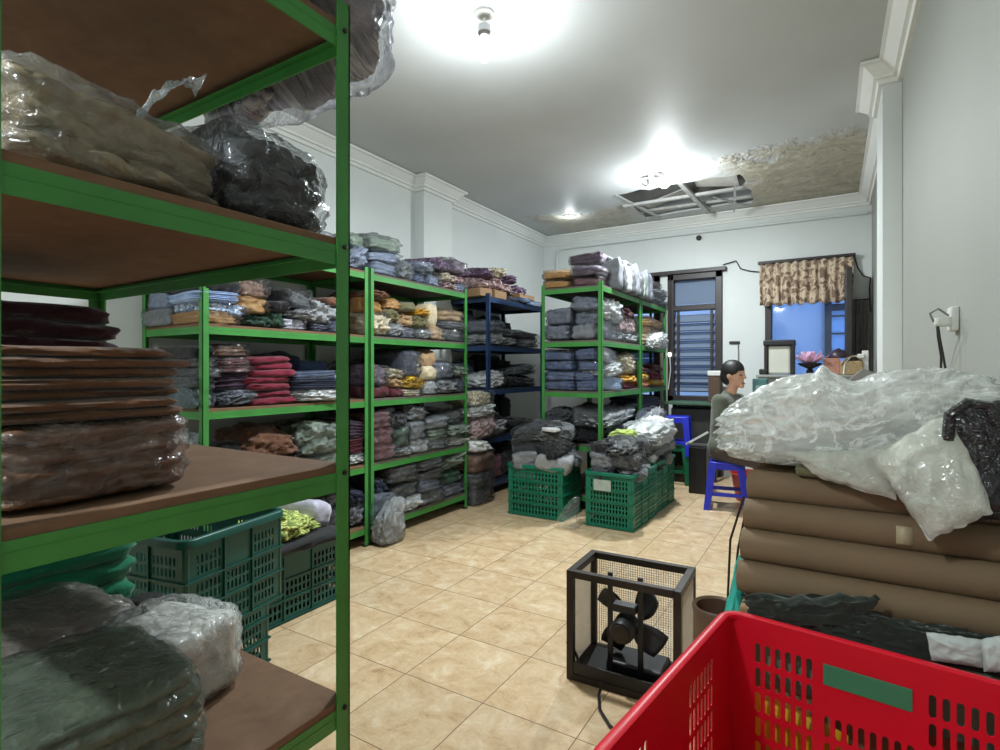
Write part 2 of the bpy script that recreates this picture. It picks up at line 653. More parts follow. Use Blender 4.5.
def soft_mesh(name, seed, res=(18, 14, 10), q=5.0, layers=3, ridge=.04, crumple=.03, sag=.04, ridged_amp=0.0, flop=0.0, dims=(1, 1, 1), grow=1.0, dome=0.0, fs=1.0, skew=0.0):
    """a soft folded or wrapped bundle, base at z = 0; dims in metres (unit for scaled templates)"""
    rnd = random.Random(seed)
    off = Vector((rnd.uniform(0, 50), rnd.uniform(0, 50), rnd.uniform(0, 50)))
    pts, fs_ = lattice(*res)
    vs = []
    k1, k2, k3, k4 = [rnd.uniform(-skew, skew) for _ in range(4)]
    for (a, b, c) in pts:
        n = (abs(a) ** q + abs(b) ** q + abs(c) ** q) ** (1.0 / q)
        a2, b2, c2 = a / n, b / n, c / n
        P = Vector((a2, b2, c2))
        wav = noise.noise(P * 1.3 * fs + off) * .5
        if layers > 0:
            t = (c2 + 1) / 2 * layers + wav * .55
            w = abs(math.cos(math.pi * t))
            k = 1 - ridge * (w ** 3)
            lay = noise.noise(Vector((math.floor(t) * 3.7, seed * 1.3, 0))) * ridge * 1.1
            k += lay
            a2 *= k
            b2 *= k
        if dome:
            f = max(0, c2)
            s = 1 - dome * f * f
            a2 *= s
            b2 *= s
        d = noise.noise(P * 2.2 * fs + off * 1.7) * crumple + noise.noise(P * 5.5 * fs + off) * crumple * .5
        if ridged_amp:
            d += (ridged(P + off, 1.7 * fs) - .3) * ridged_amp
        a2 += a * d
        b2 += b * d
        up = max(0, c2)
        z = c2 + d * up
        z += up * (noise.noise(Vector((a * 1.4, b * 1.4, 0)) + off) * sag - flop * (a * a + b * b) * .5)
        z = max(z, -1.0)
        if skew:
            z = -1 + (z + 1) * (1 + k1 * a + k2 * b)
            a2 += k3 * .5 * (z + 1) * .5 + .3 * k4 * b
            b2 += k4 * .5 * (z + 1) * .5
        vs.append((a2 * .5 * dims[0] * grow, b2 * .5 * dims[1] * grow, (z + 1) * .5 * dims[2]))
    mb = MB()
    mb.add(vs, fs_)
    me = mb.mesh(name, True, 70)
    return me

TPL = {}
NT_ = 6
for i in range(NT_):
    TPL['pack', i] = soft_mesh('clothes_pack', 10 + i, (20, 16, 10), 8, 2 + i % 2, .05, .055, .16, .05, skew=.16, fs=1.3)
    TPL['fold', i] = soft_mesh('folded_garment', 30 + i, (20, 16, 6), 7.0, 1, .05, .06, .30, .05, skew=.14, fs=1.2)
    TPL['stack', i] = soft_mesh('folded_stack', 40 + i, (18, 14, 26), 8.0, 6, .06, .05, .08, .03, skew=.10)
    TPL['bag', i] = soft_mesh('crumpled_bag', 50 + i, (28, 24, 18), 3.4, 0, 0, .16, .25, .30, .25, skew=.25, fs=1.4)
    TPL['heap', i] = soft_mesh('crumpled_garment', 60 + i, (26, 20, 12), 3.6, 2, .08, .16, .30, .20, .3, dome=.25, skew=.2, fs=1.4)
    TPL['wrap', i] = soft_mesh('plastic_wrap', 70 + i, (26, 20, 12), 6, 0, 0, .07, .14, .15, .0, grow=1.07, skew=.10, fs=1.5)

KN = {'pack': ('clothes_pack', 'wrapped clothes pack'), 'fold': ('folded_garment', 'folded garment'), 'stack': ('folded_stack', 'folded stack'),
      'bag': ('plastic_bag', 'crumpled plastic bag'), 'heap': ('crumpled_garment', 'crumpled garment'), 'box': ('cardboard_box', 'flat cardboard box')}
_rnd = random.Random(5)

def soft(kind, colour, loc, size, label, rz=0.0, group=None, wrap=False, rx=0.0, ry=0.0, cat=None, name=None):
    if kind == 'box':
        mb = MB()
        mb.box((0, 0, .5), (1, 1, 1), ch=.03)
        me = mb.mesh('cardboard_box')
        mat = M['card']
    else:
        me = TPL[kind, _rnd.randrange(NT_)]
        mat = colmat(colour, 'fold' if kind == 'stack' else kind)
    o = link(name or KN[kind][0], me, mat)
    o.location = loc
    o.scale = size
    o.rotation_euler = (rx, ry, rz)
    tag(o, label, cat or {'bag': 'plastic bag', 'box': 'box'}.get(kind, 'clothes'), group)
    if wrap:
        w = link('plastic_wrap', TPL['wrap', _rnd.randrange(NT_)], M['film_thin'], o)
        w.location = (0, 0, 0.0)
        w.scale = (1, 1, 1.04)
    return o

# ------------------------------------------------------------------ lamps
XL, XR, YB, YF, HC = -3.65, 0.38, 7.25, -1.7, 3.27

def lamp_light(name, loc, power, parent, rad=.07, col=(.90, .97, 1.0)):
    ld = bpy.data.lights.new(name, 'POINT')
    ld.energy = power
    ld.color = col
    ld.shadow_soft_size = rad
    lo = bpy.data.objects.new(name, ld)
    COL.objects.link(lo)
    lo.parent = parent
    lo.location = loc
    return lo

def lamp_pair(loc, power, parent):
    # a screw-in bulb throws most of its light down and sideways, its socket end keeps little for the ceiling
    lamp_light('bulb_light', loc, power * .42, parent)
    ld = bpy.data.lights.new('bulb_down_light', 'AREA')
    ld.shape = 'DISK'
    ld.size = .16
    ld.energy = power * .58
    ld.color = (.90, .97, 1.0)
    lo = bpy.data.objects.new('bulb_down_light', ld)
    COL.objects.link(lo)
    lo.parent = parent
    lo.location = (loc[0], loc[1], loc[2] - .02)
    return lo

M['bulb'] = m_emit('lit_bulb', (255, 252, 244), 9.0)
M['bulb_dim'] = m_emit('lit_small_bulb', (255, 244, 214), 6.0)

def pendant(loc, power, label):
    e = empty('pendant_bulb', loc, label, 'lamp', None)
    MB().lathe([(.055, 0), (.055, -.014), (.03, -.022), (.012, -.026)], 24).build('ceiling_rose', M['white_plastic'], e, True)
    MB().tube([(0, 0, -.02), (0, 0, -.07)], .006, 8).build('stem', M['white_plastic'], e, True)
    MB().lathe([(.020, -.065), (.036, -.07), (.037, -.11), (.024, -.125)], 24).build('socket', M['steel'], e, True)
    MB().lathe([(.015, -.122), (.024, -.135), (.043, -.165), (.048, -.195), (.038, -.232), (.020, -.262), (.004, -.272)], 24).build('bulb', M['bulb'], e, True, 80)
    lamp_pair((0, 0, -.34), power, e)
    return e

pendant((-1.62, 2.5, HC), LAMP_MAIN, 'lit bare bulb hanging in a metal socket at the top middle of the ceiling')
pendant((-1.15, -1.05, HC), FILL_REAR, 'added unseen fill bulb on the ceiling behind the camera')  # invented lamp, brightens the rolls and basket from the front

# ------------------------------------------------------------------ room shell
def holed_wall(name, x0, x1, z0, z1, holes, y0, y1, m):
    xs = sorted({x0, x1} | {v for h in holes for v in h[:2]})
    zs = sorted({z0, z1} | {v for h in holes for v in h[2:]})
    mb = MB()
    for i in range(len(xs) - 1):
        for j in range(len(zs) - 1):
            cx, cz = (xs[i] + xs[i + 1]) / 2, (zs[j] + zs[j + 1]) / 2
            if any(h[0] < cx < h[1] and h[2] < cz < h[3] for h in holes):
                continue
            mb.box((cx, (y0 + y1) / 2, cz), (xs[i + 1] - xs[i], y1 - y0, zs[j + 1] - zs[j]))
    return struct(mb.build(name, m))

W1 = (-1.83, -1.16, .92, 2.56)
W3 = (-2.62, -1.93, .92, 2.56)
W2 = (-.68, .20, 1.00, 2.52)
struct(MB().box(((XL + XR) / 2, (YF + YB) / 2, -.05), (XR - XL + .4, YB - YF + .4, .1)).build('floor', M['floor']))
struct(MB().box((XL - .1, (YF + YB) / 2, HC / 2 + .1), (.2, YB - YF + .4, HC + .4)).build('wall_left', M['wall']))
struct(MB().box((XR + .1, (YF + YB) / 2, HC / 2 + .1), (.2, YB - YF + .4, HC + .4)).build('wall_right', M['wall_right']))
holed_wall('wall_back', XL, XR, 0, HC + .3, [W1, W2, W3], YB, YB + .16, M['wall'])
struct(MB().box(((XL + XR) / 2, YF - .1, HC / 2 + .1), (XR - XL + .4, .2, HC + .4)).build('wall_front', M['wall']))

# ceiling with the fallen-in opening near the back wall
bm = bmesh.new()
outer = [bm.verts.new((x, y, HC)) for x, y in ((XL - .1, YF - .1), (XR + .1, YF - .1), (XR + .1, YB + .1), (XL - .1, YB + .1))]
rg = random.Random(3)
hole = []
HX0, HX1, HY0, HY1 = -2.06, -.78, 5.86, 6.92
per = [(HX0 + (HX1 - HX0) * i / 9, HY0) for i in range(9)] + [(HX1, HY0 + (HY1 - HY0) * i / 7) for i in range(7)] + \
      [(HX1 - (HX1 - HX0) * i / 9, HY1) for i in range(9)] + [(HX0, HY1 - (HY1 - HY0) * i / 7) for i in range(7)]
for x, y in per:
    hole.append(bm.verts.new((x + rg.uniform(-.05, .05), y + rg.uniform(-.05, .05), HC)))
ed = []
for loop in (outer, hole):
    for i in range(len(loop)):
        ed.append(bm.edges.new((loop[i], loop[(i + 1) % len(loop)])))
bmesh.ops.triangle_fill(bm, use_beauty=True, use_dissolve=False, edges=ed)
for f in bm.faces:
    if f.normal.z > 0:
        f.normal_flip()
hv = [v.co.copy() for v in hole]
rim = [bm.verts.new((v.co.x, v.co.y, HC + .02)) for v in hole]
for i in range(len(hole)):
    bm.faces.new((hole[i], hole[(i + 1) % len(hole)], rim[(i + 1) % len(hole)], rim[i]))
me = bpy.data.meshes.new('ceiling')
bm.to_mesh(me)
bm.free()
struct(link('ceiling', me, M['ceiling']))
M['attic'] = m_plain('raw_concrete', (150, 148, 142), .9, var=.25, scale=3)
at = MB()
at.box((-1.42, 6.4, HC + .48), (2.2, 1.8, .04))
for c, s in (((-2.5, 6.4, HC + .28), (.04, 1.8, .5)), ((-.34, 6.4, HC + .28), (.04, 1.8, .5)), ((-1.42, 5.52, HC + .28), (2.2, .04, .5)), ((-1.42, 7.28, HC + .28), (2.2, .04, .5))):
    at.box(c, s)
struct(at.build('ceiling_void', M['attic']))

# pilasters and cornice
PY0, PY1, PP = 4.25, 4.75, .10
struct(MB().box((XR - PP / 2, (PY0 + PY1) / 2, HC / 2), (PP, PY1 - PY0, HC)).build('trim_1', M['wall']))
struct(MB().box((XL + .06, (4.32 + 4.80) / 2, HC / 2), (.12, .48, HC)).build('trim_2', M['wall']))

def sweep(path, prof, m, name):
    """profile points (inward offset, z) along a plan path with the room on its left"""
    n = len(path)
    rows = []
    for i, p in enumerate(path):
        p = Vector(p)
        d0 = (p - Vector(path[i - 1])).normalized() if i > 0 else None
        d1 = (Vector(path[i + 1]) - p).normalized() if i < n - 1 else None
        d0 = d0 or d1
        d1 = d1 or d0
        n0, n1 = Vector((-d0.y, d0.x)), Vector((-d1.y, d1.x))
        mt = (n0 + n1)
        mt = mt / max(mt.dot(n0), .2)
        rows.append([(p.x + mt.x * o, p.y + mt.y * o, z) for o, z in prof])
    mb = MB()
    vs = [v for r in rows for v in r]
    k = len(prof)
    fs = []
    for i in range(n - 1):
        for j in range(k):
            a, b = i * k + j, i * k + (j + 1) % k
            fs.append((a, b, b + k, a + k))
    fs.append(tuple(range(k)))
    fs.append(tuple((n - 1) * k + j for j in range(k)))
    mb.add(vs, fs)
    return struct(mb.build(name, m))

prof = [(0, HC - .005), (.125, HC - .005), (.125, HC - .025), (.105, HC - .03), (.085, HC - .05), (.06, HC - .075), (.05, HC - .085), (.05, HC - .10), (.03, HC - .105), (.022, HC - .13), (0, HC - .13)]
sweep([(XR, YF), (XR, PY0), (XR - PP, PY0), (XR - PP, PY1), (XR, PY1), (XR, YB), (XL, YB), (XL, 4.80), (XL + .12, 4.80), (XL + .12, 4.32), (XL, 4.32), (XL, YF)], prof, M['cornice'], 'trim_3')

# battens and rods hanging in the ceiling opening
e = empty('ceiling_frame', (-1.42, 6.4, HC), 'bare metal battens sagging across the hole in the damaged ceiling', 'ceiling frame')
M['batten'] = m_plain('galvanised_batten', (176, 176, 172), .5, .3, var=.15)
for p, q, w in (((-.68, -.15, -.02), (.68, .0, .02), .05), ((-.66, .30, .02), (.66, .34, .01), .045), ((.05, -.55, .03), (.16, .5, -.06), .05),
                ((-.64, -.55, .0), (-.42, .52, -.03), .03), ((.60, -.5, .02), (.45, .45, -.10), .022), ((.28, .1, .0), (.62, .5, -.06), .016), ((-.55, .45, .04), (.6, .5, .06), .05)):
    MB().bar(p, q, w, w * .6).build('batten', M['batten'], e)
M['sheet'] = m_plain('broken_ceiling_board', (170, 168, 160), .9, var=.2, scale=5)
MB().box((-.25, .18, .09), (.5, .35, .012), (R(8), R(-14), 0)).build('broken_board', M['sheet'], e)
MB().box((.35, -.2, .12), (.45, .4, .012), (R(-10), R(9), 0)).build('broken_board', M['sheet'], e)

# lamp beside the opening
e = empty('ceiling_spotlight', (-1.47, 5.45, HC), 'bright lit lamp on a silver bracket in front of the ceiling hole', 'lamp')
MB().lathe([(.05, 0), (.05, -.02), (.02, -.03)], 20).build('ceiling_rose', M['steel'], e, True)
MB().tube([(0, 0, -.02), (-.02, 0, -.05), (-.06, 0, -.06)], .009).build('bracket', M['steel'], e, True)
MB().lathe([(.026, -.07), (.03, -.04), (.028, -.025)], 18, (-.09, 0, 0)).build('socket', M['steel'], e, True)
MB().tube([(-.09, .02, -.05), (-.13, .03, -.03), (-.17, .03, -.06), (-.13, .02, -.09), (-.09, .0, -.07)], .008).build('coiled_wire', M['steel'], e, True)
MB().lathe([(.014, -.03), (.045, -.05), (.062, -.085), (.055, -.12), (.03, -.145), (.004, -.15)], 24, (.06, 0, 0)).build('bulb', M['bulb'], e, True, 80)
lamp_pair((.06, 0, -.22), LAMP_BACK, e)

e = empty('downlight', (-2.83, 6.35, HC), 'small round lit downlight in the ceiling above the back left corner', 'lamp')
MB().lathe([(.075, 0.0), (.075, -.012), (.055, -.016), (.055, -.004)], 24).build('bezel', M['white_plastic'], e, True)
MB().lathe([(.054, -.004), (.05, -.009), (.002, -.010)], 24).build('bulb', M['bulb'], e, True)
lamp_light('downlight_glow', (0, 0, -.07), 4, e, .05)

# ------------------------------------------------------------------ windows in the back wall
M['louvre'] = m_glass('louvre_glass', (150, 166, 186), .55, .12)
M['pane'] = m_glass('window_glass', (222, 232, 245), .03, .05)
M['blue_bar'] = m_plain('window_bar', (40, 46, 58), .5)
def louvre_window(name, W, split):
    x0, x1, z0, z1 = W
    w = struct(link(name, None))
    w.location = ((x0 + x1) / 2, YB + .04, z0)
    hw, h = (x1 - x0) / 2, z1 - z0
    fr = MB()
    for sx in (-1, 1):
        fr.box((sx * (hw - .04), 0, h / 2), (.08, .15, h), ch=.006)
    fr.box((0, 0, .035), (2 * hw, .15, .07), ch=.006)
    fr.box((0, 0, h - .04), (2 * hw, .15, .08), ch=.006)
    fr.box((0, -.02, h + .02), (2 * hw + .10, .17, .05), ch=.006)
    fr.box((0, 0, split), (2 * hw - .14, .13, .07), ch=.006)
    fr.build('window_frame', M['dark_wood'], w)
    MB().box((0, .02, (split + h) / 2), (2 * hw - .15, .008, h - split - .10)).build('pane', M['louvre'], w)
    n = 9
    for i in range(n):
        z = .12 + (split - .2) * (i + .5) / n
        MB().box((0, .02, z), (2 * hw - .16, .006, (split - .2) / n * 1.02), (R(-28), 0, 0)).build('louvre', M['louvre'], w)
        MB().bar((-hw + .08, -.035, z - .05), (hw - .08, -.035, z - .05), .014).build('bar', M['blue_bar'], w)
    sb = MB()
    for sx in (-1, 1):
        sb.bar((sx * (hw - .13), -.03, .07), (sx * (hw - .13), -.03, split), .03)
    sb.build('inner_stile', M['dark_wood'], w)
    return w
louvre_window('window_1', W1, 1.20)
louvre_window('window_2', W3, 1.20)

x0, x1, z0, z1 = W2
w = struct(link('window_3', None))
w.location = ((x0 + x1) / 2, YB + .05, z0)
hw, h = (x1 - x0) / 2, z1 - z0
fr = MB()
for sx in (-1, 1):
    fr.box((sx * (hw - .035), 0, h / 2), (.07, .15, h), ch=.006)
fr.box((0, 0, .03), (2 * hw, .15, .06), ch=.006)
fr.box((0, 0, h - .03), (2 * hw, .15, .06), ch=.006)
fr.build('window_frame', M['dark_wood'], w)
MB().box((0, .03, h / 2), (2 * hw - .12, .006, h - .10)).build('pane', M['pane'], w)
lf = MB()
for c, s in (((0, -.02, .55), (.055, .045, 1.15)), ((0, -.42, .55), (.055, .05, 1.15)), ((0, -.22, 1.10), (.045, .42, .055)), ((0, -.22, .0), (.045, .42, .06))):
    lf.box(c, s, ch=.005)
lo = lf.build('casement_leaf', M['dark_wood'], w)
lo.location = (hw - .04, -.06, .28)
MB().box((0, -.22, .55), (.006, .37, 1.05)).build('leaf_pane', M['louvre'], lo)

# the yard behind the window: pale wall and a glazed door, lit by the dusk sky
M['yard'] = m_plain('yard_wall', (196, 200, 206), .9, var=.04, scale=2)
struct(MB().box((-.6, 9.6, 1.8), (8.0, .15, 4.4)).build('wall_yard', M['yard']))
struct(MB().box((-.95, 8.5, 1.8), (.12, 2.1, 4.4)).build('wall_yard_side', M['yard']))
struct(MB().box((-.6, 8.5, -.06), (8.0, 2.4, .1)).build('ground', M['yard']))
w = struct(link('door_1', None))
w.location = (.42, 9.50, 0)
fr = MB()
for sx in (-1, 1):
    fr.box((sx * .46, 0, 1.35), (.09, .08, 2.7), ch=.005)
fr.box((0, 0, 2.66), (1.0, .08, .08), ch=.005)
fr.box((0, 0, 2.25), (.9, .07, .10), ch=.005)
fr.build('door_frame', M['dark_wood'], w)
MB().box((0, .02, 1.15), (.84, .02, 2.2)).build('door_glass', m_plain('pale_door_glass', (170, 196, 224), .15), w)
gr = MB()
for i in range(8):
    gr.bar((-.42, -.02, .3 + i * .26), (.42, -.02, .3 + i * .26), .025)
for x in (-.2, .03, .25):
    gr.bar((x, -.02, .1), (x, -.02, 2.2), .02)
gr.build('door_grille', M['dark_wood'], w)

# valance, side curtain
def pleated(x0, x1, z0, z1, n, amp, sub=10, seed=1):
    mb = MB()
    N = n * sub
    rr = random.Random(seed)
    phs = [rr.uniform(-.4, .4) for _ in range(n + 2)]
    rows = 8
    vs = []
    for j in range(rows + 1):
        z = z0 + (z1 - z0) * j / rows
        for i in range(N + 1):
            t = i / N
            p = t * n
            a = amp * (1 - .35 * j / rows)
            y = -a * (.5 + .5 * math.cos(2 * math.pi * p + phs[int(p)] * .0 + .4 * math.sin(3 * p))) 
            x = x0 + (x1 - x0) * t + .004 * math.sin(9 * t + j)
            zz = z + (.012 * math.sin(5.1 * p) if j == 0 else 0)
            vs.append((x, y, zz))
    fs = []
    k = N + 1
    for j in range(rows):
        for i in range(N):
            a = j * k + i
            fs.append((a, a + 1, a + 1 + k, a + k))
    mb.add(vs, fs)
    return mb
M['damask'] = None
t = NT('damask_valance')
p = t.pos()
n1 = t.noise(p, 11, 2, .5, .7)
c = t.ramp(n1, [(.40, lin((128, 104, 86))), (.46, lin((206, 188, 164))), (.54, lin((198, 178, 154))), (.60, lin((124, 100, 84)))])
t.bsdf(c, .7, 0, None, .3, Sheen_Weight=.3)
M['damask'] = t.m
M['taupe'] = m_cloth('taupe_curtain', (118, 112, 106))
v = empty('valance', (-.26, 7.20, 2.08), 'brown damask pleated valance above the window to the yard', 'curtain')
so = pleated(-.47, .47, 0, .50, 10, .06).build('valance_cloth', M['damask'], v, True, 90)
md = so.modifiers.new('thickness', 'SOLIDIFY'); md.thickness = .004
MB().box((0, -.01, .515), (.98, .06, .035), ch=.006).build('pelmet_rail', M['dark_wood'], v)
v = empty('side_curtain', (.27, 7.17, 1.0), 'dark taupe pleated curtain gathered at the right of the yard window', 'curtain')
so = pleated(-.07, .08, 0, 1.08, 4, .05, seed=4).build('curtain_cloth', M['taupe'], v, True, 90)
md = so.modifiers.new('thickness', 'SOLIDIFY'); md.thickness = .004
MB().tube([(-.09, -.02, 1.09), (.09, -.02, 1.09)], .008).build('curtain_rail', M['dark_wood'], v, True)

# pipe, camera dome, wires on the back wall
tag(MB().tube([(-3.42, YB - .03, 2.66), (-3.42, YB - .03, 2.95), (-3.40, YB - .03, 3.04), (-3.33, YB - .03, 3.075), (-2, YB - .03, 3.07), (-.6, YB - .03, 3.06), (.34, YB - .03, 3.05)], .016, 10).build('conduit_pipe', M['wall'], None, True), 'thin grey pipe running along the back wall under the cornice', 'pipe')
e = empty('security_camera', (-1.44, YB, 3.0), 'small black dome camera high on the back wall below the pipe', 'camera')
MB().lathe([(.002, -.05), (.022, -.044), (.033, -.025), (.035, 0)], 18, axis='Y').build('dome', M['black'], e, True)
MB().lathe([(.045, -.008), (.045, 0)], 18, axis='Y').build('base_plate', M['white_plastic'], e, True)
tag(MB().tube([(-1.15, YB - .015, 2.63), (-1.0, YB - .03, 2.66), (-.95, YB - .02, 2.56), (-.84, YB - .02, 2.52), (-.74, YB - .02, 2.50)], .007, 6).build('cable', M['black'], None, True), 'loose dark cable between the louvre window and the valance', 'cable')
tag(MB().tube([(.22, YB - .02, 2.58), (.25, YB - .03, 2.45), (.30, YB - .02, 2.36), (.365, YB - .05, 2.33), (.355, YB - .1, 2.2), (.36, YB - .12, 1.95)], .007, 6).build('cable', M['black'], None, True), 'black cable looping down the corner right of the valance', 'cable')
e = empty('cord_bulb', (-1.78, 7.14, 1.52), 'tiny lit bulb hanging on a cord at the left of the louvre window', 'lamp')
MB().ball((0, 0, 0), (.022, .022, .028)).build('bulb', M['bulb_dim'], e, True)
MB().tube([(0, 0, .02), (.005, .01, .4), (0, .02, .9), (.0, .03, 1.05)], .004, 6).build('cord', M['black'], e, True)
MB().tube([(0, 0, -.02), (.01, 0, -.2), (-.02, 0, -.45)], .006, 6).build('cord', M['white_plastic'], e, True)

# outlet with plugs on the right wall
e = empty('power_socket', (XR, 2.46, 1.49), 'white wall socket with a plug and two cables on the right wall', 'socket')
MB().box((-.012, .02, .01), (.024, .085, .085), ch=.006).build('socket_plate', M['white_plastic'], e)
MB().box((-.045, -.01, .0), (.05, .04, .035), ch=.01).build('plug', M['white_plastic'], e)
MB().tube([(-.07, -.012, .0), (-.082, -.02, .03), (-.06, -.03, .045), (-.03, -.02, .02)], .004, 6).build('cable_loop', M['steel'], e, True)
MB().tube([(-.06, -.01, -.01), (-.05, .05, -.05), (-.03, .13, -.12), (-.02, .22, -.24)], .004, 6).build('cable', M['black'], e, True)
MB().tube([(-.06, -.02, -.01), (-.055, -.025, -.06), (-.045, -.03, -.13), (-.03, -.03, -.24)], .004, 6).build('cable', M['black'], e, True)

# ------------------------------------------------------------------ shelving racks
def make_rack(x0, x1, y0, y1, levels, H, paint, label, board=None, bolts=False, pw=.036, bh=.042):
    cx, cy = (x0 + x1) / 2, (y0 + y1) / 2
    e = empty('shelving_rack', (cx, cy, 0), label, 'shelf', 'metal shelving racks')
    hx, hy = (x1 - x0) / 2, (y1 - y0) / 2
    th = .004
    for sx in (-1, 1):
        for sy in (-1, 1):
            mb = MB()
            mb.box((sx * (hx - th / 2), sy * (hy - pw / 2), H / 2 + .01), (th, pw, H + .02))
            mb.box((sx * (hx - pw / 2), sy * (hy - th / 2), H / 2 + .01), (pw, th, H + .02))
            po = mb.build('post', paint, e)
            mb = MB()
            mb.box((sx * (hx - pw / 2), sy * (hy - pw / 2), .006), (pw + .008, pw + .008, .012), ch=.002)
            mb.build('foot_cap', M['black'], po)
            if bolts and sx > 0:
                for z in levels:
                    b = MB()
                    b.lathe([(.0055, 0), (.0055, .004), (.002, .006)], 10, (hx, sy * (hy - pw * .45), z + .012 - .03), 'X')
                    b.build('bolt', M['black_metal'], po, True)
    for z in levels:
        zb = z - bh / 2 - .016
        for sy in (-1, 1):
            mb = MB()
            mb.box((0, sy * (hy - th * 1.5), zb), (2 * hx - 2 * th, th, bh))
            mb.box((0, sy * (hy - .014), zb - bh / 2 + .0015 + .024), (2 * hx - .03, .022, .003))
            mb.build('beam', paint, e)
        for sx in (-1, 1):
            mb = MB()
            mb.box((sx * (hx - th * 1.5), 0, zb), (th, 2 * hy - 4 * th, bh))
            mb.box((sx * (hx - .014), 0, zb - bh / 2 + .0015 + .024), (.022, 2 * hy - .03, .003))
            mb.build('beam', paint, e)
        mb = MB()
        mb.box((0, 0, z - .010), (2 * hx - .012, 2 * hy - .012, .020), ch=.002)
        mb.build('shelf_board', board or M['board'], e)
    return e

LV = [.15, .61, 1.10, 1.58, 2.06]
AX1, AX0, AY0, AY1 = -.905, -2.06, .2275, .853
LA = [.15, .605, 1.115, 1.605, 2.075]
make_rack(AX0, AX1, AY0, AY1, LA, 2.10, M['green'], 'green steel rack with bare plywood shelves nearest the camera on the left', bolts=True)
make_rack(-3.62, -2.97, 1.72, 2.985, LV, 2.07, M['green'], 'green rack against the left wall half hidden behind the nearest rack')
make_rack(-3.62, -2.97, 3.005, 4.285, LV, 2.07, M['green'], 'green rack in the middle of the left wall, fully packed with bundles', M['dark_board'])
make_rack(-3.62, -3.04, 4.775, 6.02, [.15, .61, 1.12, 1.58, 2.09], 2.10, M['blue'], 'blue painted rack against the left wall near the back corner', m_plain('blue_board', (34, 46, 70), .7))
LC = [.15, .62, 1.12, 1.60, 2.11]
make_rack(-2.42, -1.80, 4.76, 5.96, LC, 2.12, M['green'], 'freestanding green rack end-on behind the two green crates of clothes', M['dark_board'])
make_rack(-2.42, -1.80, 5.98, 7.05, LC, 2.12, M['green'], 'rear freestanding green rack beside the louvre window', M['dark_board'])

# ------------------------------------------------------------------ crates
def slot_panel(L, H, us, vs, skip, name, m, parent, thick=.003):
    """us / vs: lists of (size, is_slot); skip(i, j) keeps a cell solid; panel in local x (-L/2..L/2), z (0..H)"""
    mb = MB()
    u = -L / 2
    for i, (du, su) in enumerate(us):
        v = 0
        for j, (dv, sv) in enumerate(vs):
            if su and sv and not skip(i, j):
                w, h = du * .56, dv * .80
                a = h / 2 - w * .5
                b = h / 2 - w * .12
                inn = [(-w/2, 0), (-w/2, a), (-.35*w, b), (0, h/2), (.35*w, b), (w/2, a), (w/2, 0), (w/2, -a), (.35*w, -b), (0, -h/2), (-.35*w, -b), (-w/2, -a)]
                W, HH = du, dv
                ou = [(-W/2, 0), (-W/2, a), (-W/2, HH/2), (0, HH/2), (W/2, HH/2), (W/2, a), (W/2, 0), (W/2, -a), (W/2, -HH/2), (0, -HH/2), (-W/2, -HH/2), (-W/2, -a)]
                cx, cz = u + du / 2, v + dv / 2
                pv = [(cx + x, 0, cz + z) for x, z in inn + ou]
                mb.add(pv, [(k, (k + 1) % 12, 12 + (k + 1) % 12, 12 + k) for k in range(12)])
            else:
                mb.add([(u, 0, v), (u + du, 0, v), (u + du, 0, v + dv), (u, 0, v + dv)], [(0, 1, 2, 3)])
            v += dv
        u += du
    me = bpy.data.meshes.new(name)
    me.from_pydata(mb.v, [], mb.f)
    bm = bmesh.new()
    bm.from_mesh(me)
    bmesh.ops.remove_doubles(bm, verts=bm.verts[:], dist=1e-5)
    bmesh.ops.recalc_face_normals(bm, faces=bm.faces[:])
    bm.to_mesh(me)
    bm.free()
    o = link(name, me, m, parent)
    sol = o.modifiers.new('thickness', 'SOLIDIFY')
    sol.thickness = thick
    sol.offset = 0
    return o

def lay(L, margin, bays, slots, rib):
    """margin, then bays of slots separated by solid ribs"""
    w = (L - 2 * margin - rib * (bays - 1)) / (bays * slots)
    out = [(margin, False)]
    for b in range(bays):
        out += [(w, True)] * slots
        if b < bays - 1:
            out.append((rib, False))
    out.append((margin, False))
    return out

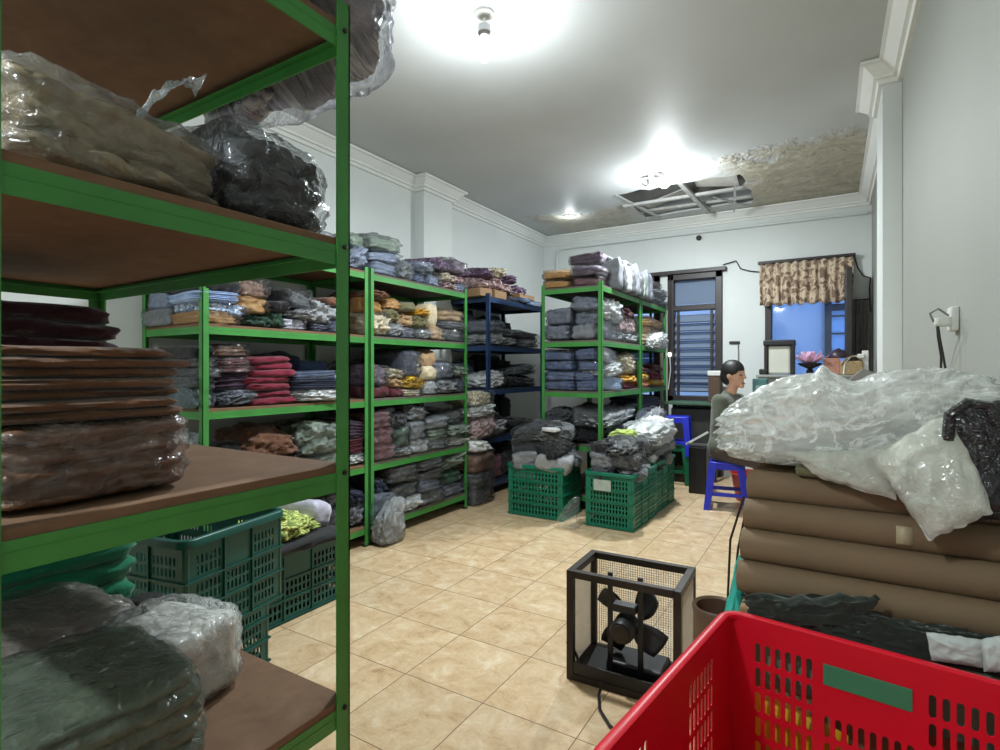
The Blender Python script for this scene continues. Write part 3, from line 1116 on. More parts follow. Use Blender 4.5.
def make_crate(L, W, H, m, loc, rz, label, group=None, nl=(4, 6), nw=(3, 6), rows=(2, 2, 2), ribs=True, red=False, name='plastic_crate'):
    e = empty(name, loc, label, 'crate', group, rz)
    hband = .022
    def vlay():
        top, bot = .055, .03
        n = sum(rows)
        dv = (H - top - bot - hband * (len(rows) - 1)) / n
        out = [(bot, False)]
        for k, r in enumerate(rows):
            out += [(dv, True)] * r
            if k < len(rows) - 1:
                out.append((hband, False))
        out.append((top, False))
        return out
    V = vlay()
    for side, (len_, dx, dy, rot) in {'long_a': (L, 0, W / 2, 0), 'long_b': (L, 0, -W / 2, 0), 'short_a': (W, L / 2, 0, R(90)), 'short_b': (W, -L / 2, 0, R(90))}.items():
        if red:
            Us = [(.052, False)] + [(.0215, True)] * 6 + [(.014, False)] + [(.021, True)] * 8 + [(.014, False)] + [(.0215, True)] * 7
            rest = len_ - sum(u for u, _ in Us)
            Us.append((rest, False))
            Vs = [(.035, False)] + [(.058, True)] * 5 + [(H - .035 - .29, False)]
            nV = len(Vs)
            o = slot_panel(len_, H, Us, Vs, lambda i, j: 8 <= i <= 15 and j >= nV - 3, 'side_panel', m, e)
        else:
            nb, ns = nl if len_ == L else nw
            Us = lay(len_, .04, nb, ns, .022)
            nV = len(V)
            mid = (len(Us) - 1) / 2
            o = slot_panel(len_, H, Us, V, lambda i, j: abs(i - mid) < ns * .62 and j >= nV - 3 and nb > 2, 'side_panel', m, e)
        o.location = (dx, dy, 0)
        o.rotation_euler = (0, 0, rot)
    # rim: a rounded lip; ribs
    r = .010 if not red else .012
    mb = MB()
    c = [(-L/2, -W/2), (L/2, -W/2), (L/2, W/2), (-L/2, W/2)]
    rad = .03
    pts = []
    for k, (x, y) in enumerate(c):
        sx, sy = (1 if x > 0 else -1), (1 if y > 0 else -1)
        cx, cy = x - sx * rad, y - sy * rad
        a0 = {(-1, -1): 180, (1, -1): 270, (1, 1): 0, (-1, 1): 90}[(sx, sy)]
        for q in range(5):
            a = R(a0 + 22.5 * q)
            pts.append((cx + (rad + .004) * math.cos(a), cy + (rad + .004) * math.sin(a)))
    n = len(pts)
    prof = [(-.006, -.004), (.012, -.004), (.014, -.022), (.017, -.022), (.017, .002), (.012, .007), (0, .008), (-.006, .005)]
    vs, fs = [], []
    for i, (x, y) in enumerate(pts):
        d = (Vector(pts[(i + 1) % n]) - Vector(pts[i - 1])).normalized()
        nx, ny = d.y, -d.x
        for o_, z in prof:
            vs.append((x + nx * o_, y + ny * o_, H + z))
    kk = len(prof)
    for i in range(n):
        for j in range(kk):
            a, b = i * kk + j, i * kk + (j + 1) % kk
            a2, b2 = ((i + 1) % n) * kk + j, ((i + 1) % n) * kk + (j + 1) % kk
            fs.append((a, b, b2, a2))
    mb.add(vs, fs)
    mb.build('rim', m, e, True, 60)
    if ribs:
        mb = MB()
        zs = [.012]
        z = .03
        tot = V if not red else None
        if V:
            acc = 0
            for dv, s in V:
                if not s and 0 < acc < H - .08:
                    zs.append(acc + dv / 2)
                acc += dv
        for z in zs:
            for sy in (-1, 1):
                mb.box((0, sy * (W / 2 + .006), z), (L + .016, .010, .006))
            for sx in (-1, 1):
                mb.box((sx * (L / 2 + .006), 0, z), (.010, W + .016, .006))
        nb, ns = nl
        Us = lay(L, .04, nb, ns, .022)
        acc = -L / 2
        xs = []
        for du, s in Us:
            if not s:
                xs.append(acc + du / 2)
            acc += du
        for x in xs[1:-1]:
            for sy in (-1, 1):
                mb.box((x, sy * (W / 2 + .005), H / 2), (.006, .009, H - .02))
        Us = lay(W, .04, nw[0], nw[1], .022)
        acc = -W / 2
        for du, s in Us:
            if not s and abs(acc + du / 2) < W / 2 - .03:
                for sx in (-1, 1):
                    mb.box((sx * (L / 2 + .005), acc + du / 2, H / 2), (.009, .006, H - .02))
            acc += du
        mb.build('rib', m, e)
    for sx in (-1, 1):
        for sy in (-1, 1):
            if not red:
                MB().tube([(sx * (L/2 - .008), sy * (W/2 - .008), .0), (sx * (L/2 - .008), sy * (W/2 - .008), H - .01)], .013, 8).build('corner_post', m, e, True)
    MB().box((0, 0, .012), (L - .01, W - .01, .008)).build('base', m, e)
    return e

# ------------------------------------------------------------------ shelf contents
def depth_of(X, Y):
    return Y * CS - X * SN

ORD = ['', 'first', 'second', 'third', 'fourth', 'fifth', 'sixth', 'seventh', 'eighth', 'ninth', 'tenth', 'eleventh', 'twelfth']
NOUN = {'pack': 'wrapped clothes pack', 'fold': 'folded garment', 'stack': 'folded clothes stack', 'bag': 'crumpled film bag', 'heap': 'crumpled clothes heap', 'box': 'flat cardboard box'}

def fill(where, z, cols, wall=True, X=-2.97, Y=4.76, first=1, group=None):
    """cols, left to right in view: (u0, u1, depth, inset, [(height in m, kind, colour, wrap)...] from the bottom up)"""
    n = first
    for (u0, u1, dep, inset, items) in cols:
        if wall:
            Xf = X - inset
            a0, a1 = Yu(u0, Xf), Yu(u1, Xf)
            c = (Xf - dep / 2, (a0 + a1) / 2)
            sz = (dep, a1 - a0)
        else:
            Yf = Y + inset
            a0, a1 = Xu(u0, Yf), Xu(u1, Yf)
            c = ((a0 + a1) / 2, Yf + dep / 2)
            sz = (a1 - a0, dep)
        zz = z + .001
        k = len(items)
        tot = sum(it[0] for it in items)
        boost = min(1.18, max(1.0, .40 / tot)) if z < 2 else 1.05
        for i, it in enumerate(items):
            h, kind, colour = it[:3]
            h *= boost
            wrap = len(it) > 3 and it[3]
            if k == 1:
                pos = '%s from the left' % ORD[n]
            else:
                vert = ['lowest', 'topmost'][i > 0] if k == 2 else ('lowest' if i == 0 else 'topmost' if i == k - 1 else ORD[i + 1] + ' up')
                pos = '%s in column %s' % (vert, ORD[n]) if False else '%s of %s pile' % (vert, ORD[n])
            label = '%s %s, %s, %s' % (colour, NOUN[kind], pos, where)
            jx, jy = _rnd.uniform(-.03, .006), _rnd.uniform(-.015, .015)
            s = _rnd.uniform(.98, 1.10)
            soft(kind, colour, (c[0] + jx, c[1] + jy, zz), (sz[0] * s, sz[1] * s, h), label, rz=_rnd.uniform(-.10, .10), rx=_rnd.uniform(-.05, .05), group=group, wrap=wrap)
            zz += h * .97
        n += 1

# --- green wall rack half hidden behind the nearest rack
G = 'bundles on the left green wall rack'
wh = 'left wall rack upper shelf'
fill(wh, 1.58, [
  (166, 190, .24, .33, [(.085, 'pack', 'grey', 1), (.075, 'pack', 'blue grey', 1)]),
  (203, 243, .50, .02, [(.055, 'pack', 'mustard', 1), (.055, 'pack', 'printed light blue', 1), (.05, 'stack', 'light blue'), (.075, 'fold', 'black')]),
  (244, 272, .46, .05, [(.075, 'heap', 'dark green'), (.085, 'pack', 'mustard', 1), (.09, 'pack', 'brown', 1)]),
  (273, 289, .40, .04, [(.10, 'heap', 'dark green'), (.06, 'fold', 'black')]),
  (290, 311, .45, .02, [(.065, 'pack', 'lilac', 1), (.06, 'bag', 'silver grey'), (.11, 'pack', 'charcoal', 1)]),
  (312, 331, .40, .04, [(.05, 'pack', 'navy'), (.12, 'bag', 'silver grey')]),
  (331, 345, .45, .03, [(.09, 'pack', 'navy', 1), (.08, 'pack', 'silver grey'), (.05, 'fold', 'brown')]),
], group=G)
tag(soft('box', '', (-3.06, Yu(198, -3.0) + .10, 1.581), (.12, .16, .075), 'tan box end beside the green post, left wall rack upper shelf'), 'tan box end beside the green post, left wall rack upper shelf', 'box')
wh = 'left wall rack middle shelf'
fill(wh, 1.10, [
  (176, 196, .25, .25, [(.06, 'pack', 'teal grey', 1), (.05, 'pack', 'charcoal', 1), (.05, 'pack', 'charcoal', 1), (.055, 'pack', 'dark grey', 1), (.07, 'fold', 'black')]),
  (197, 217, .45, .03, [(.10, 'pack', 'teal grey', 1), (.05, 'pack', 'charcoal', 1), (.05, 'pack', 'charcoal', 1), (.05, 'pack', 'black', 1), (.06, 'fold', 'black')]),
  (218, 251, .42, .06, [(.09, 'bag', 'slate', 1), (.085, 'stack', 'purple'), (.04, 'pack', 'maroon', 1), (.045, 'pack', 'maroon', 1), (.06, 'pack', 'brown', 1)]),
  (253, 296, .42, .03, [(.038, 'fold', 'crimson')] * 7),
  (298, 338, .40, .02, [(.075, 'bag', 'white', 1), (.06, 'stack', 'navy'), (.05, 'pack', 'denim blue', 1)]),
  (339, 347, .40, .02, [(.08, 'pack', 'silver grey'), (.07, 'pack', 'light blue')]),
], group=G)
tag(soft('stack', 'denim blue', (-3.42, Yu(312, -3.30), 1.101), (.26, .30, .27), ''), 'denim blue stack standing behind the white bag, left wall rack middle shelf', 'clothes', G)
tag(soft('stack', 'navy', (-3.42, Yu(283, -3.30), 1.101), (.26, .30, .33), ''), 'tall dark navy stack behind the crimson garments, left wall rack middle shelf', 'clothes', G)
wh = 'left wall rack lower shelf'
fill(wh, .61, [
  (176, 205, .34, .04, [(.14, 'pack', 'charcoal', 1), (.15, 'bag', 'silver grey', 1)]),
  (212, 250, .40, .12, [(.12, 'heap', 'black'), (.10, 'fold', 'black')]),
  (256, 302, .46, .03, [(.12, 'pack', 'brown'), (.17, 'heap', 'brown')]),
  (304, 343, .46, .03, [(.10, 'pack', 'sage green', 1), (.18, 'bag', 'sage green', 1)]),
  (346, 366, .40, .06, [(.07, 'bag', 'white', 1), (.10, 'stack', 'maroon'), (.12, 'stack', 'purple')]),
], group=G)
wh = 'left wall rack bottom shelf'
fill(wh, .15, [
  (300, 326, .40, .10, [(.16, 'pack', 'navy', 1), (.10, 'fold', 'black')]),
  (330, 352, .40, .08, [(.16, 'pack', 'charcoal', 1), (.10, 'pack', 'navy', 1)]),
  (353, 369, .42, .03, [(.16, 'bag', 'slate', 1), (.09, 'heap', 'navy')]),
], group=G)
wh = 'top of left wall rack'
fill(wh, 2.06, [
  (300, 330, .45, .05, [(.12, 'pack', 'charcoal', 1), (.10, 'pack', 'grey', 1)]),
  (332, 350, .45, .05, [(.13, 'pack', 'dark grey', 1), (.08, 'pack', 'navy', 1)]),
  (352, 369, .48, .02, [(.16, 'bag', 'blue grey', 1), (.10, 'pack', 'sage green', 1)]),
], group=G)

# --- fully packed green wall rack
G = 'bundles on the middle green wall rack'
wh = 'top of middle wall rack'
fill(wh, 2.06, [
  (372, 398, .50, .02, [(.10, 'pack', 'blue grey', 1), (.09, 'pack', 'blue grey', 1), (.11, 'pack', 'sage green', 1)]),
  (399, 414, .42, .05, [(.14, 'bag', 'grey', 1)]),
  (414, 432, .46, .02, [(.09, 'pack', 'denim blue', 1), (.09, 'bag', 'blue grey', 1)]),
  (432, 444, .46, .02, [(.09, 'pack', 'blue grey', 1), (.05, 'fold', 'black'), (.04, 'heap', 'black')]),
  (444, 457, .50, .02, [(.07, 'heap', 'printed pinkish'), (.09, 'heap', 'printed cream'), (.12, 'pack', 'printed mauve', 1)]),
  (457, 467, .48, .02, [(.07, 'pack', 'blue grey', 1), (.10, 'heap', 'printed pinkish'), (.11, 'pack', 'mauve', 1)]),
], group=G)
wh = 'middle wall rack upper shelf'
fill(wh, 1.58, [
  (373, 388, .46, .02, [(.16, 'bag', 'cream', 1), (.10, 'pack', 'mustard'), (.06, 'heap', 'brown')]),
  (388, 402, .44, .02, [(.10, 'bag', 'silver grey', 1), (.10, 'heap', 'olive'), (.08, 'pack', 'mustard')]),
  (403, 417, .44, .02, [(.08, 'pack', 'slate', 1), (.12, 'heap', 'tan'), (.06, 'fold', 'olive')]),
  (418, 430, .44, .03, [(.08, 'bag', 'silver grey', 1), (.10, 'heap', 'olive'), (.06, 'heap', 'gold')]),
  (431, 443, .42, .02, [(.10, 'pack', 'tan', 1), (.16, 'fold', 'cream')]),
  (444, 465, .46, .02, [(.10, 'pack', 'dark grey', 1), (.06, 'pack', 'dark grey', 1), (.10, 'pack', 'tan', 1)]),
], group=G)
wh = 'middle wall rack middle shelf'
fill(wh, 1.10, [
  (374, 389, .46, .02, [(.08, 'fold', 'maroon'), (.13, 'pack', 'purple', 1)]),
  (390, 404, .46, .02, [(.06, 'fold', 'maroon'), (.07, 'heap', 'tan'), (.06, 'bag', 'cream', 1)]),
  (405, 422, .44, .02, [(.05, 'pack', 'printed cream', 1), (.08, 'bag', 'printed gold', 1), (.20, 'pack', 'navy', 1)]),
  (423, 438, .46, .03, [(.12, 'pack', 'silver grey', 1), (.10, 'fold', 'cream'), (.14, 'fold', 'tan')]),
  (439, 454, .46, .02, [(.12, 'bag', 'grey', 1), (.13, 'pack', 'slate', 1)]),
  (455, 466, .46, .02, [(.13, 'pack', 'navy', 1), (.10, 'bag', 'sage green', 1)]),
], group=G)
wh = 'middle wall rack lower shelf'
fill(wh, .61, [
  (374, 396, .46, .02, [(.10, 'pack', 'maroon', 1), (.12, 'pack', 'maroon', 1), (.13, 'pack', 'maroon', 1)]),
  (397, 411, .46, .02, [(.06, 'bag', 'silver grey', 1), (.15, 'pack', 'dark green', 1), (.12, 'heap', 'charcoal')]),
  (412, 427, .46, .02, [(.10, 'pack', 'silver grey', 1), (.14, 'pack', 'grey', 1), (.10, 'bag', 'grey', 1)]),
  (428, 447, .46, .02, [(.08, 'pack', 'grey', 1), (.08, 'pack', 'sage green', 1), (.10, 'pack', 'grey', 1)]),
  (448, 466, .46, .02, [(.08, 'bag', 'white', 1), (.10, 'bag', 'sage green', 1), (.10, 'pack', 'charcoal', 1)]),
], group=G)
wh = 'middle wall rack bottom shelf'
fill(wh, .15, [
  (374, 394, .44, .04, [(.16, 'pack', 'slate', 1), (.14, 'heap', 'navy')]),
  (395, 420, .46, .02, [(.10, 'bag', 'white', 1), (.13, 'pack', 'charcoal', 1), (.14, 'pack', 'charcoal', 1)]),
  (421, 443, .46, .02, [(.11, 'pack', 'charcoal', 1), (.10, 'pack', 'slate', 1), (.10, 'pack', 'charcoal', 1), (.10, 'pack', 'charcoal', 1)]),
  (444, 466, .46, .03, [(.09, 'pack', 'slate', 1), (.13, 'heap', 'dark green'), (.12, 'bag', 'sage green', 1)]),
], group=G)
soft('bag', 'silver grey', (-2.89, Yu(388, -2.89), .0), (.15, .22, .30), 'big silver film bag spilling from the bottom shelf onto the floor', wrap=True)

def back_row(Xc, y0, y1, z, n, h, what, colours, dep=.20):  # dark rows, added to hide the lit wall and blacken the shelf gaps
    for i in range(n):
        y = y0 + (y1 - y0) * (i + .5) / n
        c = colours[i % len(colours)]
        soft('stack', c, (Xc, y, z + .001), (dep, (y1 - y0) / n * .98, h * (.85 + .15 * math.sin(i * 2.7 + z * 9))), '%s filler clothes stack at the back, %s from the left, %s' % (c, ORD[i + 1], what), group='dark filler stacks at the back of the racks')
for z, nm_ in ((.61, 'lower'), (1.10, 'middle'), (1.58, 'upper')):
    back_row(-3.51, 3.06, 4.24, z, 4, .36, 'middle wall rack %s shelf' % nm_, ['charcoal', 'black', 'navy', 'black'])
for z, nm_ in ((.15, 'bottom'), (.61, 'lower'), (1.12, 'middle'), (1.58, 'upper')):
    back_row(-3.53, 4.84, 5.96, z, 4, .40 if z > .2 else .34, 'blue rack %s shelf' % nm_, ['navy', 'black', 'navy', 'charcoal'], .17)

# --- pile on the floor between the two wall racks
G = 'floor pile between the racks'
y0 = 4.52
zz = 0
for h, kind, colour, lab in ((.16, 'pack', 'charcoal', 'dark green-grey wrapped pack at the foot of the floor pile beside the blue post'),
                        (.16, 'pack', 'charcoal', 'charcoal wrapped pack second from the floor in the pile beside the blue post'),
                        (.20, 'pack', 'brown', 'brown wrapped pack halfway up the floor pile beside the blue post'),
                        (.14, 'heap', 'white', 'white crumpled heap above the brown pack beside the blue post'),
                        (.22, 'bag', 'pinkish', 'pinkish crumpled bag near the top of the floor pile beside the blue post'),
                        (.12, 'bag', 'white', 'white film bag on top of the floor pile beside the blue post'),
                        (.13, 'pack', 'printed cream', 'cream printed pack crowning the floor pile beside the blue post')):
    soft(kind, colour, (-3.10, y0, zz), (.36, .34, h), lab, group=G, wrap=kind != 'heap')
    zz += h * .97

# --- blue rack
G = 'bundles on the blue wall rack'
wh = 'top of blue rack'
fill(wh, 2.09, [
  (484, 494, .5, .02, [(.08, 'box', ''), (.12, 'heap', 'printed pinkish'), (.10, 'heap', 'printed mauve')]),
  (495, 506, .5, .02, [(.08, 'box', ''), (.14, 'heap', 'printed pinkish'), (.10, 'bag', 'printed cream')]),
  (507, 517, .5, .04, [(.08, 'heap', 'charcoal'), (.12, 'heap', 'printed pinkish'), (.09, 'heap', 'printed mauve')]),
  (518, 527, .48, .02, [(.06, 'bag', 'light blue', 1), (.12, 'heap', 'printed mauve')]),
  (528, 541, .48, .02, [(.06, 'pack', 'light blue', 1)]),
], X=-3.04, group=G)
soft('box', '', (-3.12, 5.62, 2.15), (.16, .40, .05), 'pale tan carton lying at the front edge of the blue rack top', rz=.05)
wh = 'blue rack upper shelf'
fill(wh, 1.58, [
  (490, 503, .46, .03, [(.12, 'bag', 'silver grey', 1), (.12, 'pack', 'slate', 1)]),
  (504, 519, .46, .03, [(.10, 'bag', 'silver grey', 1), (.07, 'bag', 'grey', 1)]),
  (520, 538, .46, .03, [(.09, 'bag', 'silver grey', 1), (.07, 'pack', 'purple', 1)]),
], X=-3.04, group=G)
wh = 'blue rack middle shelf'
fill(wh, 1.12, [
  (489, 505, .40, .02, [(.14, 'bag', 'white', 1)]),
  (506, 518, .40, .08, [(.10, 'heap', 'black')]),
  (519, 537, .40, .06, [(.12, 'heap', 'black'), (.10, 'bag', 'grey', 1)]),
], X=-3.04, group=G)
wh = 'blue rack lower shelf'
fill(wh, .61, [
  (489, 504, .42, .02, [(.14, 'bag', 'silver grey', 1), (.1, 'heap', 'black')]),
  (505, 538, .40, .04, [(.12, 'heap', 'black')]),
], X=-3.04, group=G)
wh = 'blue rack bottom shelf'
fill(wh, .15, [
  (489, 505, .44, .02, [(.22, 'pack', 'pink', 1)]),
  (506, 538, .40, .04, [(.2, 'pack', 'black', 1)]),
], X=-3.04, group=G)

# --- freestanding rack: its end faces the camera
G = 'bundles on the freestanding rack'
wh = 'end of freestanding rack top'
fill(wh, 2.11, [
  (547, 571, .36, .03, [(.085, 'pack', 'mustard', 1), (.085, 'pack', 'mustard', 1)]),
  (572, 598, .30, .03, [(.085, 'pack', 'maroon', 1), (.095, 'pack', 'purple', 1)]),
], False, group=G)
wh = 'end of freestanding upper shelf'
fill(wh, 1.60, [
  (547, 570, .44, .03, [(.125, 'pack', 'slate', 1), (.125, 'pack', 'slate', 1)]),
  (575, 598, .40, .03, [(.125, 'pack', 'grey', 1), (.115, 'pack', 'slate', 1), (.10, 'pack', 'slate', 1)]),
], False, group=G)
wh = 'end of freestanding middle shelf'
fill(wh, 1.12, [
  (544, 575, .44, .03, [(.095, 'pack', 'denim blue', 1)] * 4),
  (577, 598, .40, .03, [(.095, 'pack', 'denim blue', 1)] * 4),
], False, group=G)
wh = 'end of freestanding lower shelf'
fill(wh, .62, [
  (544, 570, .44, .03, [(.14, 'pack', 'black', 1), (.14, 'heap', 'charcoal')]),
  (573, 598, .40, .03, [(.13, 'heap', 'black'), (.16, 'pack', 'charcoal', 1)]),
], False, group=G)
# along its long side
wh = 'side of freestanding rack top'
n = 0
for i in range(9):
    y = 5.14 + i * .135
    soft('pack', ['grey', 'dark grey', 'silver grey', 'charcoal', 'grey', 'dark grey', 'sage green', 'slate', 'grey'][i], (-1.84, y, 2.112 + .0), (.20, .13, .26 + .02 * math.sin(i * 2)),
         '%s pack standing on edge, %s along the side of freestanding rack top' % (['grey', 'dark grey', 'silver grey', 'charcoal', 'grey', 'dark grey', 'sage green', 'slate', 'grey'][i], ORD[i + 1]), rz=.03, group='packs on edge along the rack top', wrap=False)
for i, (y, h, kind, c) in enumerate(((5.55, .10, 'bag', 'white'), (5.85, .11, 'bag', 'silver grey'), (6.12, .13, 'heap', 'charcoal'))):
    soft(kind, c, (-2.18, y - .1, 2.112), (.36, .32, .30), '%s %s behind the packs on edge, %s from the front' % (c, NOUN[kind], ORD[i + 1]), group=G)
for i, (y, h, kind, c) in enumerate(((5.35, .10, 'pack', 'purple'), (5.68, .12, 'bag', 'white'), (6.05, .13, 'bag', 'silver grey'))):
    soft(kind, c, (-2.14, y, 2.40), (.36, .32, h), '%s %s riding on the freestanding rack top heap, %s from front' % (c, NOUN[kind], ORD[i + 1]), group=G, wrap=True)
fill('side of rear freestanding rack top', 2.11, [
  (640, 652, .40, .02, [(.14, 'bag', 'silver grey', 1), (.12, 'bag', 'white', 1), (.08, 'heap', 'printed pinkish')]),
  (653, 664, .40, .02, [(.10, 'bag', 'grey', 1), (.10, 'bag', 'silver grey', 1), (.08, 'pack', 'charcoal', 1)]),
], X=-1.80, group=G)
fill('side of freestanding upper shelf', 1.60, [
  (604, 621, .24, .02, [(.16, 'pack', 'grey', 1), (.19, 'bag', 'white', 1)]),
  (622, 639, .30, .02, [(.10, 'bag', 'printed silver grey', 1), (.14, 'pack', 'printed pinkish', 1), (.08, 'heap', 'maroon')]),
], X=-1.80, group=G)
fill('side of rear freestanding upper shelf', 1.60, [
  (643, 653, .36, .02, [(.11, 'pack', 'tan', 1), (.09, 'pack', 'mustard', 1), (.09, 'pack', 'mustard', 1)]),
  (654, 664, .36, .02, [(.11, 'pack', 'tan', 1), (.09, 'pack', 'tan', 1), (.09, 'pack', 'mustard', 1)]),
], X=-1.80, group=G)
soft('bag', 'white', (-1.72, 6.3, 1.56), (.16, .34, .17), 'white film bag bulging out of the rear freestanding upper shelf', wrap=True)
fill('side of freestanding middle shelf', 1.12, [
  (604, 621, .24, .02, [(.12, 'pack', 'light blue', 1), (.13, 'bag', 'white', 1), (.12, 'pack', 'lilac', 1)]),
  (622, 638, .30, .02, [(.06, 'heap', 'crimson'), (.07, 'heap', 'gold'), (.18, 'bag', 'cream', 1)]),
], X=-1.80, group=G)
fill('side of rear freestanding middle shelf', 1.12, [
  (642, 652, .36, .02, [(.06, 'fold', 'orange'), (.07, 'fold', 'gold'), (.08, 'heap', 'maroon')]),
  (653, 665, .36, .02, [(.06, 'fold', 'gold'), (.10, 'heap', 'crimson'), (.07, 'heap', 'maroon')]),
], X=-1.80, group=G)
fill('side of freestanding lower shelf', .62, [
  (604, 638, .34, .02, [(.14, 'heap', 'navy'), (.12, 'bag', 'silver grey', 1)]),
], X=-1.80, group=G)
fill('side of rear freestanding lower shelf', .62, [
  (642, 664, .36, .02, [(.16, 'heap', 'navy'), (.2, 'stack', 'navy')]),
], X=-1.80, group=G)
soft('bag', 'grey', (-1.62, 5.75, .50), (.22, .40, .36), 'grey shredded film bag hanging beside the blue stool', wrap=True)

# ------------------------------------------------------------------ crates by the freestanding rack, with their clothes
GC = 'green crates of clothes'
make_crate(.54, .40, .46, M['crate_green2'], (-2.27, 4.53, 0), 0, 'green crate of black clothes, left of the two in front of the freestanding rack', GC, rows=(2, 2, 2, 2), nl=(1, 14), nw=(1, 12))
make_crate(.41, .64, .46, M['crate_green2'], (-1.575, 4.66, 0), R(-1), 'front green crate of the right hand pair, white label on its end', GC, rows=(2, 2, 2, 2), nl=(1, 12), nw=(3, 6))
make_crate(.41, .64, .46, M['crate_green2'], (-1.575, 5.325, 0), R(-1), 'rear green crate of the right hand pair, beside the blue stool', GC, rows=(2, 2, 2, 2), nl=(1, 12), nw=(3, 6))
tag(MB().box((-1.63, 4.318, .36), (.15, .004, .09)).build('paper_label', m_plain('paper', (168, 180, 170), .8, var=.15, scale=20)), 'blank whitish paper label on the end of the front right crate', 'label')
G = 'clothes heaped in the green crates'
cc = ['black', 'charcoal', 'dark grey', 'black', 'silver grey', 'charcoal', 'black', 'grey']
pos = ['front left', 'front right', 'back left', 'back right']
def crate_fill(cx, cy, w, d, what, cols, top, zs=.30, seed=0, n=16):
    rg_ = random.Random(seed)
    lay_ = [(-1, -1), (1, -1), (-1, 1), (1, 1)]
    for i in range(n):
        level = i // 4
        nl_ = (n + 3) // 4
        q = lay_[i % 4]
        spread = 1.0 - .30 * level / nl_
        jt = .0 if level == 0 else .03
        x = cx + q[0] * w * .235 * spread + rg_.uniform(-jt, jt)
        y = cy + q[1] * d * .235 * spread + rg_.uniform(-jt, jt)
        h = (top - zs) / nl_
        z = zs + level * h + rg_.uniform(-.01, .02)
        c = cols[rg_.randrange(len(cols))]
        kind = ('fold', 'heap', 'pack', 'heap')[rg_.randrange(4)] if level < nl_ - 1 else ('heap', 'bag', 'heap', 'fold')[i % 4]
        lab = '%s %s, %s layer, %s quarter of %s' % (c, NOUN[kind], 'uppermost' if level == nl_ - 1 else ORD[level + 1], pos[i % 4], what)
        k_ = .50 if level == 0 else .62
        soft(kind, c, (x, y, z), (w * k_, d * k_, h * 1.25), lab, rz=rg_.uniform(-.5, .5) * (0.1 if level == 0 else 1), group=G, wrap=(i % 3 == 0), rx=q[1] * -.12 + rg_.uniform(-.1, .1), ry=q[0] * .14 + rg_.uniform(-.1, .1))
crate_fill(-2.27, 4.53, .50, .36, 'left green crate', cc, .78, seed=1)
crate_fill(-1.575, 4.66, .37, .58, 'front right crate', cc, .70, seed=2)
crate_fill(-1.575, 5.325, .37, .58, 'rear right crate', ['white', 'silver grey', 'charcoal', 'black', 'grey'], .62, seed=3)
soft('bag', 'white', (-1.50, 5.25, .60), (.34, .52, .22), 'big white film bag lying on top of the rear right crate', wrap=True)
soft('heap', 'lime', (-1.66, 4.98, .68), (.26, .20, .08), 'lime green garment on top of the right hand crates')
soft('fold', 'white', (-2.22, 4.42, .77), (.34, .10, .035), 'long white garment lying on top of the left crate heap', rz=-.25)

# ------------------------------------------------------------------ crates at the left
GL = 'dark green crates at the left'
make_crate(.62, .46, .35, M['crate_green'], (-2.43, 1.27, 0), R(11.3), 'lower dark green crate standing on the floor under the empty one', GL)
make_crate(.62, .46, .37, M['crate_green'], (-2.26, 1.21, .352), R(11.3), 'empty dark green crate stacked on top, nearest rack in front of it', GL)
make_crate(.42, .60, .37, M['crate_green'], (-2.65, 1.93, 0), 0, 'dark green crate with lime clothes on it, behind the empty crate', GL)
G = 'clothes on the rear left crate'
for i in range(4):
    soft('stack', ['charcoal', 'black', 'navy', 'charcoal'][i], (-2.65, 1.93, .03 + i * .082), (.36, .53, .083), '%s folded stack inside the rear left crate, %s' % (['charcoal', 'black', 'navy', 'charcoal'][i], ['lowest', 'second up', 'third up', 'fourth up'][i]), group=G)
soft('fold', 'black', (-2.60, 1.97, .368), (.46, .56, .04), 'black cloth lying over the rim of the rear left crate', group=G)
soft('heap', 'printed lime', (-2.66, 1.95, .405), (.40, .40, .12), 'crumpled lime green printed garment heaped on the rear left crate', group=G, rz=.3)
soft('heap', 'gold', (-2.52, 1.77, .405), (.14, .12, .07), 'small yellow garment at the front corner of the rear left crate', group=G)
soft('fold', 'lilac', (-2.70, 2.15, .408), (.36, .14, .13), 'pale grey folded garment at the far end of the rear left crate', group=G, rx=-.2)

# ------------------------------------------------------------------ goods on the nearest rack
def custom(name, me, m, loc, rz, label, cat, group=None, rx=0, ry=0):
    o = link(name, me, m)
    o.location = loc
    o.rotation_euler = (rx, ry, rz)
    return tag(o, label, cat, group)

def deform(me, fn):
    for v in me.vertices:
        v.co = Vector(fn(v.co.copy()))
    me.update()
    return me

def film_over(o, dims, seed, m, grow=1.03, lift=.004, q=6.5, res=(40, 34, 18), rid=.05, cr=.03, fn=None):
    me = soft_mesh('plastic_wrap', seed, res, q, 0, 0, cr, .06, rid, dims=(dims[0] * grow, dims[1] * grow, dims[2] + lift), fs=1.6)
    if fn:
        deform(me, fn)
    w = link('plastic_wrap', me, m, o)
    return w

Z2, Z3, Z4 = LA[3] + .001, LA[2] + .001, LA[1] + .001
